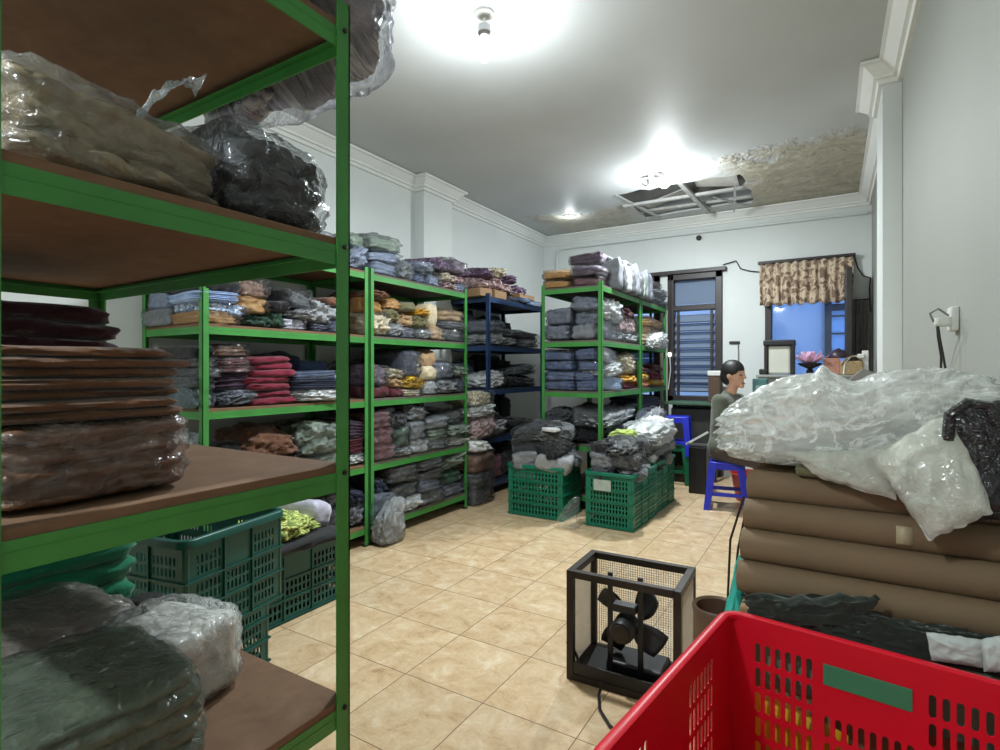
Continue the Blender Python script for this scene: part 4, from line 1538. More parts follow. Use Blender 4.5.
# upper shelf: beige wrapped bag, charcoal bag
M['beige'] = m_wrapped('wrapped_beige', (142, 126, 98), (166, 152, 124), .04, 12, .12)
M['charc'] = m_wrapped('wrapped_charcoal', (40, 43, 47), (66, 70, 76), .05, 10)
def slump(c):
    k = max(0, c.y + .02) / .17
    return (c.x, c.y, c.z * (1 - .30 * min(1, k)) + .012 * math.sin(c.x * 20 + c.y * 14) * (c.z / .2))
me = soft_mesh('clothes_pack', 201, (44, 40, 24), 5.5, 3, .06, .06, .16, .06, dims=(.54, .33, .155), fs=1.2)
o = custom('clothes_pack', deform(me, slump), M['beige'], (-1.225, .445, Z2), 0, 'beige clothes in a clear bag with twisted top, upper shelf of the nearest rack', 'clothes')
film_over(o, (.54, .32, .16), 202, M['film'], 1.02, .008, rid=.10, fn=slump)
mb = MB()
vs, fs = [], []
N = 26
for i in range(N + 1):
    t_ = i / N
    p = Vector((.225 - .02 * t_, .015 + .128 * t_, .128 + .075 * math.sin(t_ * 2.0) + .055 * t_))
    w_ = .016 + .012 * math.sin(t_ * 7 + .5) ** 2
    a = .9 + t_ * 3.2
    d = Vector((math.cos(a) * .5, .3 * math.sin(a), math.sin(a))) * w_
    for j in range(5):
        k = (j - 2) / 2
        vs.append(p + d * k + Vector((0, 0, .004 * math.sin(j * 2.2 + i))))
for i in range(N):
    for j in range(4):
        a = i * 5 + j
        fs.append((a, a + 1, a + 6, a + 5))
mb.add(vs, fs)
tw = mb.build('twisted_top', M['film_white'], o, True, 120)
sd = tw.modifiers.new('thickness', 'SOLIDIFY'); sd.thickness = .002
me = soft_mesh('clothes_pack', 211, (44, 30, 24), 5.5, 3, .05, .06, .12, .06, dims=(.56, .25, .205), fs=1.2)
def slump2(c):
    k = (c.y + .12) / .24
    return (c.x, c.y, c.z * (1 - .22 * k))
o = custom('clothes_pack', deform(me, slump2), M['charc'], (-1.225, .722, Z2), 0, 'charcoal clothes in a clear bag, right end of the nearest rack upper shelf', 'clothes')
film_over(o, (.56, .235, .205), 212, M['film_thin'], 1.02, .008, rid=.10, fn=slump2)
# middle shelf: wrapped brown pack, brown folded garments on it, maroon garments behind
M['brown_near'] = m_cloth('brown_folded_cloth', (104, 72, 50), .14)
M['brown_wr'] = m_wrapped('wrapped_brown', (112, 78, 58), (132, 98, 76), .0, 9, .1)
M['maroon_near'] = m_cloth('dark_maroon_cloth', (54, 20, 30), .12)
me = soft_mesh('clothes_pack', 221, (44, 44, 28), 9, 4, .05, .035, .05, .015, dims=(.52, .285, .128), fs=1.2)
o = custom('clothes_pack', me, M['brown_wr'], (-1.225, .403, Z3), 0, 'brown clothes wrapped in clear film under the brown folded garments, nearest rack middle shelf', 'clothes')
film_over(o, (.52, .285, .13), 222, M['film'], 1.03, .004, rid=.07)
zz = Z3 + .124
names = ['lowest', 'second up', 'third up', 'fourth up', 'fifth up', 'sixth up', 'topmost']
for i in range(7):
    me = soft_mesh('folded_garment', 230 + i, (36, 34, 6), 10, 1, .05, .03, .35, dims=(.50 + _rnd.uniform(-.02, .02), .282 + _rnd.uniform(-.012, .012), .0185), fs=1.2)
    custom('folded_garment', me, M['brown_near'], (-1.225 + _rnd.uniform(-.01, .01), .405 + _rnd.uniform(-.008, .008), zz), _rnd.uniform(-.03, .03), '%s brown folded garment in the bare stack on the nearest rack middle shelf' % names[i], 'clothes', 'brown folded garments')
    zz += .0165
zz = Z3
for i in range(9):
    me = soft_mesh('folded_garment', 250 + i, (22, 26, 6), 9, 1, .06, .05, .3, dims=(.42, .40 + _rnd.uniform(-.025, .025), .044), fs=1.3)
    custom('folded_garment', me, M['maroon_near'], (-1.75 + _rnd.uniform(-.01, .01), .49 + _rnd.uniform(-.012, .012), zz), _rnd.uniform(-.05, .05), '%s dark maroon folded garment in the stack behind the brown stack' % (ORD[i + 1] + ' from the bottom' if 0 < i < 8 else ['lowest', '', '', '', '', '', '', '', 'topmost'][i]), 'clothes', 'dark maroon folded garments')
    zz += .0395
# lower shelf
M['olive_wr'] = m_wrapped('wrapped_olive', (82, 94, 76), (96, 108, 88), .0, 8, .04)
M['taupe_wr'] = m_wrapped('wrapped_taupe', (98, 90, 80), (122, 114, 104), .03, 14, .1)
M['white_wr'] = m_wrapped('wrapped_white', (222, 224, 218), (236, 238, 234), .0, 12, .1)
me = soft_mesh('clothes_pack', 261, (50, 44, 40), 9, 6, .05, .03, .04, .015, dims=(.34, .32, .192), fs=1.0)
o = custom('clothes_pack', me, M['olive_wr'], (-1.125, .415, Z4), R(-5), 'olive green folded clothes in clear film at the front of the nearest rack lower shelf', 'clothes')
film_over(o, (.34, .32, .192), 262, M['film_thin'], 1.03, .004, rid=.05)
me = soft_mesh('clothes_pack', 271, (40, 40, 24), 6, 3, .05, .06, .14, .06, dims=(.34, .40, .18), fs=1.2)
o = custom('clothes_pack', me, M['taupe_wr'], (-1.50, .44, Z4), R(8), 'taupe clothes in a wrinkled clear bag behind the olive pack, nearest rack lower shelf', 'clothes')
film_over(o, (.34, .385, .185), 272, M['film'], 1.03, .004, rid=.10)
me = soft_mesh('clothes_pack', 281, (36, 30, 22), 7, 2, .03, .05, .10, .05, dims=(.22, .18, .165), fs=1.2)
o = custom('clothes_pack', me, M['white_wr'], (-1.245, .655, Z4), R(14), 'white clothes in a clear bag between the olive pack and the rack post', 'clothes')
film_over(o, (.22, .175, .17), 282, M['film'], 1.06, .012, rid=.09)
zz = Z4
for i in range(5):
    me = soft_mesh('folded_garment', 290 + i, (22, 26, 7), 8, 1, .06, .06, .3, dims=(.32, .46, .068), fs=1.2)
    custom('folded_garment', me, colmat_green if False else m_cloth('bottle_green_cloth', (18, 108, 78), .15) if i == 0 else bpy.data.materials['bottle_green_cloth'], (-1.84, .57 + _rnd.uniform(-.015, .015), zz), _rnd.uniform(-.06, .06), '%s bottle green folded garment at the far end of the nearest rack lower shelf' % ['lowest', 'second up', 'third up', 'fourth up', 'topmost'][i], 'clothes', 'bottle green folded garments')
    zz += .061
me = soft_mesh('crumpled_garment', 296, (20, 18, 10), 3, 2, .06, .15, .2, .1, dims=(.14, .15, .10), fs=1.0)
custom('crumpled_garment', me, M['black'], (-1.58, .74, Z4), .3, 'small black bundle beside the bottle green garments on the nearest rack', 'clothes')
# top: striped bundle hanging over the far edge
t = NT('striped_wrapped')
p = t.coord('Object')
p2_ = t.coord('Object', (16, 1.6, 3))
c = t.ramp(t.noise(p2_, 1.6, 4, .6, .5), [(.34, lin((60, 56, 70))), (.42, lin((132, 126, 136))), (.52, lin((104, 98, 112))), (.60, lin((172, 168, 170))), (.70, lin((84, 78, 92)))])
b = t.bsdf(c, .7, 0, t.bump(t.noise(p, 16, 3), .5, .01), .3)
b.inputs['Coat Weight'].default_value = 1
b.inputs['Coat Roughness'].default_value = .15
t.l(t.bump(t.noise(p, 14, 3, .6, 1.5), .9, .03), b.inputs['Coat Normal'])
M['striped'] = t.m
me = soft_mesh('clothes_pack', 311, (40, 40, 26), 4.0, 0, 0, .07, .08, .08, dims=(.62, .46, .26), fs=1.4)
def hang(c):
    k = max(0, c.y - .05)
    return (c.x, c.y, c.z - .25 * k - 1.1 * max(0, c.y - .13) * (1 - c.z / .3) * .6)
o = custom('clothes_pack', deform(me, hang), M['striped'], (-1.21, .785, LA[4] + .03), 0, 'mauve and grey striped clothes in clear film overhanging the top of the nearest rack', 'clothes')
film_over(o, (.62, .46, .26), 312, M['film'], 1.03, .006, rid=.08, fn=hang)
me = soft_mesh('plastic_bag', 321, (24, 14, 14), 3.0, 0, 0, .12, .1, .2, dims=(.26, .09, .12), fs=1.0)
custom('plastic_bag', me, M['striped'], (-1.42, .915, LA[4] - .085), R(-6), 'small grey film bag end dangling below the top beam of the nearest rack', 'plastic bag')

# ------------------------------------------------------------------ rolls, cardboard, sacks by the right wall
def Pt(u, v, Y):
    k = (u - 500) / F
    d = Y / (k * SN + CS)
    return Vector((d * (k * CS - SN), Y, CAMH + (370 - v) / F * d))

bx = empty('cardboard_box', (.08, 1.86, 0), 'tan cardboard box under the brown rolls by the right wall', 'box')
MB().box((0, 0, .36), (.56, .72, .72), ch=.006).build('carton', M['card'], bx)
MB().box((0.02, -.33, .7215), (.40, .05, .003)).build('tape', m_plain('brown_tape', (150, 124, 92), .35), bx)

G = 'brown rolls stacked by the right wall'
r = .0425
rows = [(1.60, .764), (1.632, .842), (1.668, .918), (1.706, .992)]
nm = ['lowest', 'second from the bottom', 'third from the bottom', 'topmost']
def make_roll(y, z, x0, x1, rad, label, tape=False):
    e = empty('fabric_roll', ((x0 + x1) / 2, y, z), label, 'roll', G)
    L = x1 - x0
    n, m_ = 36, 30
    vs, fs = [], []
    sd_ = _rnd.uniform(0, 50)
    for i in range(m_ + 1):
        x = -L / 2 + L * i / m_
        en = min(1.0, (i + .6) / 1.6, (m_ - i + .6) / 1.6)
        for k in range(n):
            a = 2 * math.pi * k / n
            rr = rad * (1 + .022 * noise.noise(Vector((x * 5, math.cos(a) * 1.2 + sd_, math.sin(a) * 1.2)))) * (.93 + .07 * en)
            vs.append((x, rr * math.cos(a), rr * math.sin(a)))
    for i in range(m_):
        for k in range(n):
            a, b = i * n + k, i * n + (k + 1) % n
            fs.append((a, b, b + n, a + n))
    fs.append(tuple(range(n)))
    fs.append(tuple(m_ * n + k for k in range(n)))
    MB().add(vs, fs).build('roll_body', M['roll'], e, True, 50)
    MB().lathe([(.016, -.004), (.019, -.004), (.019, .002), (.016, .002)], 20, (-L / 2, 0, 0), 'X').build('core_tube', M['card'], e, True)
    if tape:
        mb = MB()
        vs, fs = [], []
        for i in range(9):
            a = R(150 + 8 * i)
            for x in (.115, .147):
                vs.append((x - .06, rad * 1.02 * math.cos(a), -rad * 1.02 * math.sin(a) + .0))
        for i in range(8):
            fs.append((2 * i, 2 * i + 1, 2 * i + 3, 2 * i + 2))
        mb.add(vs, fs)
        tp = mb.build('tape_strip', m_plain('pale_tape', (176, 162, 132), .4), e, True)
        q = tp.modifiers.new('thickness', 'SOLIDIFY'); q.thickness = .001
    return e
for i, (y, z) in enumerate(rows):
    make_roll(y, z, -.215 + .004 * i, .365, r, '%s of the four brown fabric rolls facing the red basket' % nm[i], i == 2)
for i, (y, z) in enumerate([(1.69, .764), (1.722, .842), (1.758, .918), (1.796, .992), (1.785, .764), (1.815, .842), (1.85, .918), (1.888, .992)]):
    make_roll(y, z, -.19, .365, r, 'brown fabric roll hidden behind the front %s' % ('four' if i < 4 else 'eight'), False)

def pillow(name, c4, thick, seed, m, label, cat, res=(30, 24), crumple=.25, group=None, back=.4, fold=0.0, off=(0, 0, 0), edge_amp=.035):
    """a soft sheet or sack between four corners (tl, tr, br, bl), bulging to both sides"""
    a, b, c, d = [Vector(v) for v in c4]
    nrm = (b - a).cross(d - a).normalized()
    if nrm.y > 0:
        nrm = -nrm
    nu, nv = res
    rr = random.Random(seed)
    of = Vector((rr.uniform(0, 60), rr.uniform(0, 60), rr.uniform(0, 60)))
    size = ((b - a).length + (d - a).length) / 2
    vs = []
    for sgn in (1, -1):
        for j in range(nv + 1):
            v = j / nv
            for i in range(nu + 1):
                u = i / nu
                p = a.lerp(b, u).lerp(d.lerp(c, u), v)
                bul = (1 - (2 * u - 1) ** 4) * (1 - (2 * v - 1) ** 4)
                q = Vector((u * 2.2, v * 2.2, sgn * .3)) + of
                n1 = ridged(q, 1.6) * crumple
                h = thick * (.5 * bul ** .6 + n1 * .5 * bul + fold * math.sin(u * 9 + v * 4) * bul)
                p = p + nrm * (h if sgn > 0 else -thick * back * bul)
                ed = Vector((noise.noise(q * 3), 0, noise.noise(q * 3 + Vector((9, 9, 9))))) * size * edge_amp
                vs.append(p + ed)
    k = (nu + 1) * (nv + 1)
    fs = []
    for s_ in (0, 1):
        for j in range(nv):
            for i in range(nu):
                q = s_ * k + j * (nu + 1) + i
                f = (q, q + 1, q + nu + 2, q + nu + 1)
                fs.append(f if s_ == 0 else f[::-1])
    edge = [i for i in range(nu + 1)] + [(j + 1) * (nu + 1) - 1 for j in range(1, nv + 1)] + [nv * (nu + 1) + i for i in range(nu - 1, -1, -1)] + [j * (nu + 1) for j in range(nv - 1, 0, -1)]
    for i in range(len(edge)):
        a_, b_ = edge[i], edge[(i + 1) % len(edge)]
        fs.append((a_, b_, b_ + k, a_ + k))
    c0 = (a + b + c + d) / 4
    mb = MB()
    mb.add([v - c0 + Vector(off) * 0 for v in vs], fs)
    o = mb.build(name, m, None, True, 80)
    o.location = c0
    return tag(o, label, cat, group)

# the large film sack on the rolls
def sackfn(c):
    u = c.x / .66 + .5
    env = .70 + .30 * math.sin(min(1, u / .35) * math.pi / 2) if u < .35 else 1.0
    z = c.z * env * (1 - .10 * math.exp(-((u - .52) / .06) ** 2)) + .04 * max(0, u - .2)
    z += .03 * math.exp(-((u - .40) / .025) ** 2) * (c.z / .28) ** 3
    return (c.x, c.y * (.75 + .25 * env), z)
DS = (.66, .36, .25)
me = deform(soft_mesh('plastic_sack', 401, (96, 56, 44), 3.8, 0, 0, .06, .12, .10, dims=DS, fs=2.2), sackfn)
custom('plastic_sack', me, M['film_thick'], (.045, 1.84, 1.042), 0, 'large clear plastic sack of pale goods lying on top of the brown rolls', 'plastic bag')
M['white_cloth'] = m_cloth('white_cloth', (196, 198, 190), .06)
me = deform(soft_mesh('crumpled_garment', 402, (44, 30, 24), 4.0, 2, .04, .10, .2, .12, dims=(.54, .30, .21), fs=1.8), lambda c: (c.x, c.y * (.9 + .2 * c.x), c.z * (.72 + .5 * (c.x / .54))))
custom('crumpled_garment', me, M['white_cloth'], (.05, 1.84, 1.05), 0, 'white cloth inside the large clear plastic sack', 'clothes')
soft('fold', 'olive', (.00, 1.712, 1.034), (.16, .10, .035), 'olive green garment squeezed under the large plastic sack')
soft('fold', 'dark grey', (.11, 1.715, 1.045), (.20, .10, .035), 'dark grey garment under the right half of the large plastic sack')
M['sack'] = m_wrapped('woven_sack', (186, 188, 176), (206, 208, 198), .0, 18, 0.0)
pillow('cloth_sack', [Pt(870, 455, 1.60), Pt(955, 410, 1.62), Pt(992, 512, 1.52), Pt(930, 540, 1.52)], .05, 411, M['sack'], 'white sack corner hanging down over the front of the brown rolls', 'sack', (40, 36), .35)
pillow('white_cloth', [Pt(786, 452, 1.645), Pt(905, 447, 1.64), Pt(895, 500, 1.60), Pt(822, 478, 1.62)], .03, 412, M['sack'], 'crumpled white cloth strip draped over the topmost brown roll', 'cloth', (40, 20), .5)
M['black_film'] = m_wrapped('black_film', (20, 20, 22), (34, 34, 38), 0, 16, 0.0)
bb = pillow('black_bag', [Pt(950, 412, 1.60), Pt(1004, 400, 1.60), Pt(1012, 520, 1.56), Pt(975, 520, 1.56)], .05, 413, M['black_film'], 'black plastic bag hanging by the right wall beside the white sack', 'plastic bag', (26, 40), .3)
hp = [Pt(948, 440, 1.575), Pt(950, 415, 1.57), Pt(968, 403, 1.57), Pt(990, 406, 1.57), Pt(996, 425, 1.57)]
mb = MB()
mb.tube([p - bb.location for p in hp], .012, 8)
mb.build('handle', M['black_film'], bb, True)
# dark cloth, paper and a teal bag around the box
M['dark_green_cloth'] = m_cloth('dark_green_black_cloth', (40, 46, 40), .3)
pillow('dark_cloth', [Pt(742, 594, 1.50), Pt(880, 598, 1.50), Pt(842, 628, 1.47), Pt(756, 622, 1.475)], .03, 421, M['dark_green_cloth'], 'dark green cloth hanging over the left front of the cardboard box', 'cloth', (44, 26), .9, edge_amp=.10)
me = soft_mesh('dark_cloth', 422, (60, 22, 18), 4.0, 2, .05, .16, .25, .34, dims=(.40, .065, .075), fs=2.6)
custom('dark_cloth', me, M['dark_green_cloth'], (.175, 1.50, .680), R(2), 'crumpled black cloth under the lowest brown roll, right part of the box', 'cloth', rx=R(-8))
pillow('paper_bag', [Pt(926, 632, 1.45), Pt(985, 640, 1.45), Pt(985, 668, 1.44), Pt(932, 660, 1.44)], .02, 423, m_plain('grey_white_paper', (176, 184, 180), .6, var=.08), 'crumpled whitish paper bag behind the rim of the red basket', 'bag', (24, 18), .9)
pillow('paper_bag', [Pt(980, 640, 1.445), Pt(1014, 632, 1.445), Pt(1014, 672, 1.43), Pt(984, 672, 1.43)], .02, 424, bpy.data.materials['grey_white_paper'], 'whitish paper scrap at the right edge behind the red basket', 'bag', (24, 18), .9)
pillow('teal_bag', [Pt(738, 556, 1.66), Pt(746, 556, 1.66), Pt(742, 640, 1.50), Pt(718, 640, 1.50)], .03, 425, m_plain('teal_plastic', (40, 150, 134), .35, var=.1), 'teal plastic strap hanging at the left end of the cardboard box', 'strap', (12, 24), .4)
G = 'strings'
for i, (a, b) in enumerate((((744, 496), (728, 592)), ((747, 505), (733, 600)))):
    p0, p1 = Pt(a[0], a[1], 1.70), Pt(b[0], b[1], 1.68)
    mid = (p0 + p1) / 2 + Vector((-.015 + .01 * i, 0, .01))
    tag(MB().tube([p0, mid, p1, p1 + Vector((-.002, 0, -.2))], .0035, 6).build('string', M['black_metal'], None, True), ['left of the two dark strings hanging beside the ends of the rolls', 'right of the two dark strings hanging beside the ends of the rolls'][i], 'string')
# a low brown carton between the fan and the box
cb = empty('brown_bin', (-.295, 1.76, 0), 'brown rounded bin between the fan cage and the cardboard box', 'bin')
MB().lathe([(.055, 0), (.06, .02), (.070, .57), (.075, .60), (.070, .606), (.062, .60), (.05, .05)], 32).build('bin_body', m_plain('brown_bin_plastic', (92, 70, 54), .5), cb, True, 50)

# red basket in the foreground, standing on another
RB = (.04, 1.065)
rza = R(-8)
make_crate(.60, .66, .37, M['crate_red'], (RB[0], RB[1], .352), rza, 'red plastic basket with slotted sides and a green label, bottom right foreground', 'red baskets', red=True, ribs=False, name='plastic_basket')
make_crate(.60, .66, .35, M['crate_red'], (RB[0], RB[1], 0), rza, 'red plastic basket under the red basket with the green label', 'red baskets', red=True, ribs=False, name='plastic_basket')
lb = MB().box((0, 0, 0), (.158, .003, .046), ch=.001).build('label_strip', M['label_green'])
yy = .33 - .004
off = Matrix.Rotation(rza, 3, 'Z') @ Vector((-.3 + .052 + .129 + .014 + .082, yy, 0))
lb.location = (RB[0] + off.x, RB[1] + off.y, .352 + .296)
lb.rotation_euler = (0, 0, rza)
tag(lb, 'plain green label strip stuck inside the far wall of the red basket', 'label')
pillow('yellow_bag', [Vector((-.20, 1.470, .55)), Vector((.03, 1.45, .50)), Vector((.05, 1.445, .36)), Vector((-.20, 1.47, .36))], .02, 431, m_plain('yellow_plastic', (214, 176, 26), .4), 'yellow plastic bag seen through the slots of the red basket', 'plastic bag', (24, 18), .5)

pillow('green_cloth', [Vector((-.19, 1.485, .695)), Vector((.36, 1.462, .69)), Vector((.36, 1.462, .545)), Vector((-.19, 1.49, .55))], .012, 432, m_cloth('pale_green_cloth', (104, 132, 112), .12), 'greyish green cloth in front of the cardboard box behind the red basket slots', 'cloth', (30, 12), .5, back=.1)
# clear bag on the floor between the green crates
pillow('plastic_bag', [Vector((-1.84, 4.27, .25)), Vector((-1.80, 4.25, .25)), Vector((-1.80, 4.16, .006)), Vector((-2.00, 4.16, .006))], .07, 441, M['film'], 'empty clear plastic bag on the floor between the green crates', 'plastic bag', (24, 24), .9)
# ------------------------------------------------------------------ fan in a wire cage
fn = empty('cage_fan', (-.735, 2.30, 0), 'black box fan in a square wire mesh cage on the tiled floor', 'fan', None, R(1.5))
FW, FD, FH = .475, .31, .465
bw = .030
for sx in (-1, 1):
    for sy in (-1, 1):
        MB().box((sx * (FW / 2 - bw / 2), sy * (FD / 2 - bw / 2), FH / 2), (bw, bw, FH), ch=.002).build('frame_post', M['black_metal'], fn)
for z in (bw / 2, FH - bw / 2):
    for s in (-1, 1):
        MB().box((0, s * (FD / 2 - bw / 2), z), (FW - 2 * bw, bw, bw), ch=.002).build('frame_rail', M['black_metal'], fn)
        MB().box((s * (FW / 2 - bw / 2), 0, z), (bw, FD - 2 * bw, bw), ch=.002).build('frame_rail', M['black_metal'], fn)
M['wire'] = m_plain('mesh_wire', (206, 198, 184), .45, .1)
def wiremesh(w, h, pitch, rad):
    mb = MB()
    n = int(w / pitch)
    for i in range(n + 1):
        x = -w / 2 + w * i / n
        mb.bar((x, 0, 0), (x, 0, h), rad)
    m2 = int(h / pitch)
    for i in range(m2 + 1):
        z = h * i / m2
        mb.bar((-w / 2, 0, z), (w / 2, 0, z), rad)
    return mb
wm = wiremesh(FW - .04, FH - .03, .0105, .0022).build('wire_mesh', M['wire'], fn)
wm.location = (0, FD / 2 - .008, .015)
for s in (-1, 1):
    wm = wiremesh(FD - .04, FH - .03, .0105, .0022).build('wire_mesh', M['wire'], fn)
    wm.location = (s * (FW / 2 - .006), 0, .015)
    wm.rotation_euler = (0, 0, R(90))
for x in (-.075, .055):
    MB().box((x, -.06, FH / 2), (.022, .012, FH - .02), ch=.002).build('motor_bracket', M['black'], fn)
mo = MB().lathe([(.02, -.070), (.042, -.066), (.050, -.05), (.052, .03), (.045, .05), (.02, .055)], 28, (-.01, -.06, .235), 'Y').build('motor', M['black'], fn, True, 40)
MB().lathe([(.030, -.082), (.036, -.080), (.036, -.07), (.03, -.07)], 24, (-.01, -.06, .235), 'Y').build('motor_cap', M['black_metal'], mo, True, 40)
MB().box((-.01, -.06, .318), (.10, .05, .035), ch=.006).build('terminal_box', M['black'], mo)
for k in range(4):
    a0 = R(45 + 90 * k)
    vs, fs = [], []
    for i in range(9):
        t_ = i / 8
        rr = .04 + .125 * t_
        hw_ = .020 + .034 * math.sin(t_ * 2.2)
        for j in range(5):
            s_ = (j - 2) / 2
            a = a0 + s_ * hw_ / rr + .2 * t_
            vs.append((rr * math.cos(a) - .01, .03 + .022 * s_ - .012 * s_ * s_, .235 + rr * math.sin(a)))
    for i in range(8):
        for j in range(4):
            q = i * 5 + j
            fs.append((q, q + 1, q + 6, q + 5))
    bl = MB().add(vs, fs).build('fan_blade', M['black'], fn, True, 90)
    sd = bl.modifiers.new('thickness', 'SOLIDIFY'); sd.thickness = .003
MB().box((0, 0, .022), (FW - .05, FD - .05, .012), ch=.002).build('base_tray', M['black'], fn)
MB().box((.02, .03, .05), (.24, .16, .045), ch=.01).build('base_housing', M['black'], fn)
MB().box((0, -FD / 2 + .006, .055), (FW - .06, .005, .05), ch=.001).build('lower_panel', M['black'], fn)
tag(MB().tube([(-.93, 2.42, .02), (-1.0, 2.33, .02), (-1.01, 2.24, .10), (-.975, 2.20, .12), (-.93, 2.16, .10), (-.90, 2.15, .03)], .006, 8).build('power_cable', M['black'], None, True), 'grey cable loop standing at the left foot of the cage fan', 'cable')
tag(MB().tube([(-.80, 2.12, .04), (-.80, 2.08, .012), (-.765, 2.00, .008), (-.70, 1.93, .008), (-.62, 1.88, .008), (-.5, 1.8, .008)], .006, 8).build('power_cable', M['black'], None, True), 'black cable running from the cage fan across the floor under the red basket', 'cable')

# ------------------------------------------------------------------ stools
def make_stool(loc, rz, m, label, H=.45, top=.30, bot=.40, group='plastic stools'):
    e = empty('plastic_stool', loc, label, 'stool', group, rz)
    MB().box((0, 0, H - .012), (top, top, .024), ch=.010).build('seat', m, e, True, 50)
    sk = MB()
    for a in range(4):
        c_, s_ = math.cos(R(90 * a)), math.sin(R(90 * a))
        sk.box((c_ * (top / 2 - .006), s_ * (top / 2 - .006), H - .045), (.010 if a % 2 == 0 else top - .02, top - .02 if a % 2 == 0 else .010, .05))
    sk.build('apron', m, e)
    for sx in (-1, 1):
        for sy in (-1, 1):
            p0 = Vector((sx * (top / 2 - .026), sy * (top / 2 - .026), H - .02))
            p1 = Vector((sx * (bot / 2 - .026), sy * (bot / 2 - .026), 0))
            mb = MB()
            d = .030
            vs = []
            for p, w in ((p1, .028), (p0, .034)):
                vs += [(p.x - w, p.y - w, p.z), (p.x + w, p.y - w, p.z), (p.x + w, p.y + w, p.z), (p.x - w, p.y + w, p.z)]
            mb.add(vs, [(3, 2, 1, 0), (4, 5, 6, 7), (0, 1, 5, 4), (1, 2, 6, 5), (2, 3, 7, 6), (3, 0, 4, 7)])
            mb.build('leg', m, e)
    zc = H * .33
    w = (bot + (top - bot) * .33) / 2 - .026
    for a in range(4):
        ca, sa = math.cos(R(90 * a)), math.sin(R(90 * a))
        mb = MB()
        mb.box((ca * w, sa * w, zc), (.022 if a % 2 == 0 else 2 * w, 2 * w if a % 2 == 0 else .022, .035), ch=.003)
        mb.build('stretcher', m, e)
    return e
make_stool((-.86, 5.62, 0), R(8), M['stool_blue'], 'blue plastic stool under the seated person', group=None, top=.30, bot=.40)
make_stool((-1.56, 6.56, 0), R(6), M['stool_green'], 'green plastic stool under the empty blue one by the freestanding rack', group=None, top=.27, bot=.36)
make_stool((-1.56, 6.56, .33), R(6), M['stool_blue'], 'empty blue plastic stool stacked on a green one by the freestanding rack', group=None, top=.29, bot=.355)

# ------------------------------------------------------------------ table under the window, cabinet, desk
t_ = empty('low_table', (-1.45, 6.98, 0), 'low dark table with a green edge under the louvre window', 'table')
MB().box((0, 0, .915), (.62, .46, .03), ch=.004).build('table_top', m_plain('green_edge', (62, 92, 66), .5), t_)
for sx in (-1, 1):
    for sy in (-1, 1):
        MB().box((sx * .28, sy * .2, .45), (.04, .04, .90)).build('leg', M['dark_wood'], t_)
MB().box((0, .05, .5), (.50, .30, .70), ch=.01).build('cupboard', m_plain('dark_cupboard', (52, 52, 50), .6), t_)
tc = empty('tall_carton', (-1.20, 6.98, .931), 'small brown carton with a white top on the low table behind the person', 'box')
MB().box((0, 0, .16), (.13, .16, .32), ch=.004).build('carton', m_plain('dark_brown_card', (84, 66, 52), .8), tc)
MB().box((0, 0, .35), (.15, .18, .06), ch=.008).build('lid', M['white_plastic'], tc)

M['cab'] = m_plain('grey_cabinet', (142, 142, 136), .5, var=.05, scale=3)
cb = empty('cabinet', (-.16, 6.55, 0), 'long grey cabinet below the yard window carrying small household things', 'cabinet')
MB().box((0, 0, .62), (1.0, .50, 1.24), ch=.006).build('cabinet_body', M['cab'], cb)
MB().box((0, -.01, 1.255), (1.03, .54, .03), ch=.006).build('cabinet_top', M['cab'], cb)
for s in (-1, 1):
    dd = MB().box((s * .245, -.258, .62), (.47, .018, 1.14), ch=.004).build('door', M['cab'], cb)
    MB().box((s * .05, -.278, .75), (.014, .022, .12), ch=.004).build('handle', M['steel'], dd)
CT = 1.271
e = empty('paper_dispenser', (-.47, 6.50, CT), 'black topped dispenser with a pale front, left end of the grey cabinet', 'dispenser')
MB().box((0, 0, .335), (.30, .20, .06), ch=.012).build('lid', M['black'], e)
for s in (-1, 1):
    MB().box((s * .125, 0, .155), (.035, .17, .31), ch=.006).build('side_frame', M['black_metal'], e)
MB().box((0, 0, .155), (.215, .14, .30), ch=.02).build('front_panel', m_plain('pale_grey_panel', (196, 196, 184), .5, var=.04), e)
tag(MB().box((-.62, 6.42, CT + .03), (.075, .10, .06), ch=.012).build('black_case', M['black']), 'small black case at the left corner of the grey cabinet', 'case')
e = empty('artificial_flower', (-.19, 6.48, CT), 'pink artificial lotus flower in a dark dish on the grey cabinet', 'flower')
MB().lathe([(.03, 0), (.035, .04), (.02, .06), (.10, .10), (.11, .12), (.10, .122), (.02, .08)], 24).build('dish', M['black_metal'], e, True, 40)
M['petal'] = m_plain('pink_petal', (232, 186, 214), .5, var=.08)
for ring, (n_, tilt, rr, L_) in enumerate(((8, 25, .05, .13), (7, 50, .035, .12), (5, 72, .02, .10))):
    for k in range(n_):
        a = 2 * math.pi * k / n_ + ring * .4
        vs, fs = [], []
        for i in range(7):
            q = i / 6
            wd = .032 * math.sin(math.pi * (q * .9 + .08)) ** .8
            for j in range(5):
                s_ = (j - 2) / 2
                lx = rr + L_ * q * math.cos(R(tilt)) + .0
                lz = .12 + L_ * q * math.sin(R(tilt)) + .02 * q * q + .008 * s_ * s_
                ly = s_ * wd
                vs.append((lx * math.cos(a) - ly * math.sin(a), lx * math.sin(a) + ly * math.cos(a), lz))
        for i in range(6):
            for j in range(4):
                q = i * 5 + j
                fs.append((q, q + 1, q + 6, q + 5))
        pt = MB().add(vs, fs).build('petal', M['petal'], e, True, 90)
        sd = pt.modifiers.new('thickness', 'SOLIDIFY'); sd.thickness = .002
e = empty('small_box', (.005, 6.48, CT), 'small reddish box beside the pink flower on the grey cabinet', 'box')
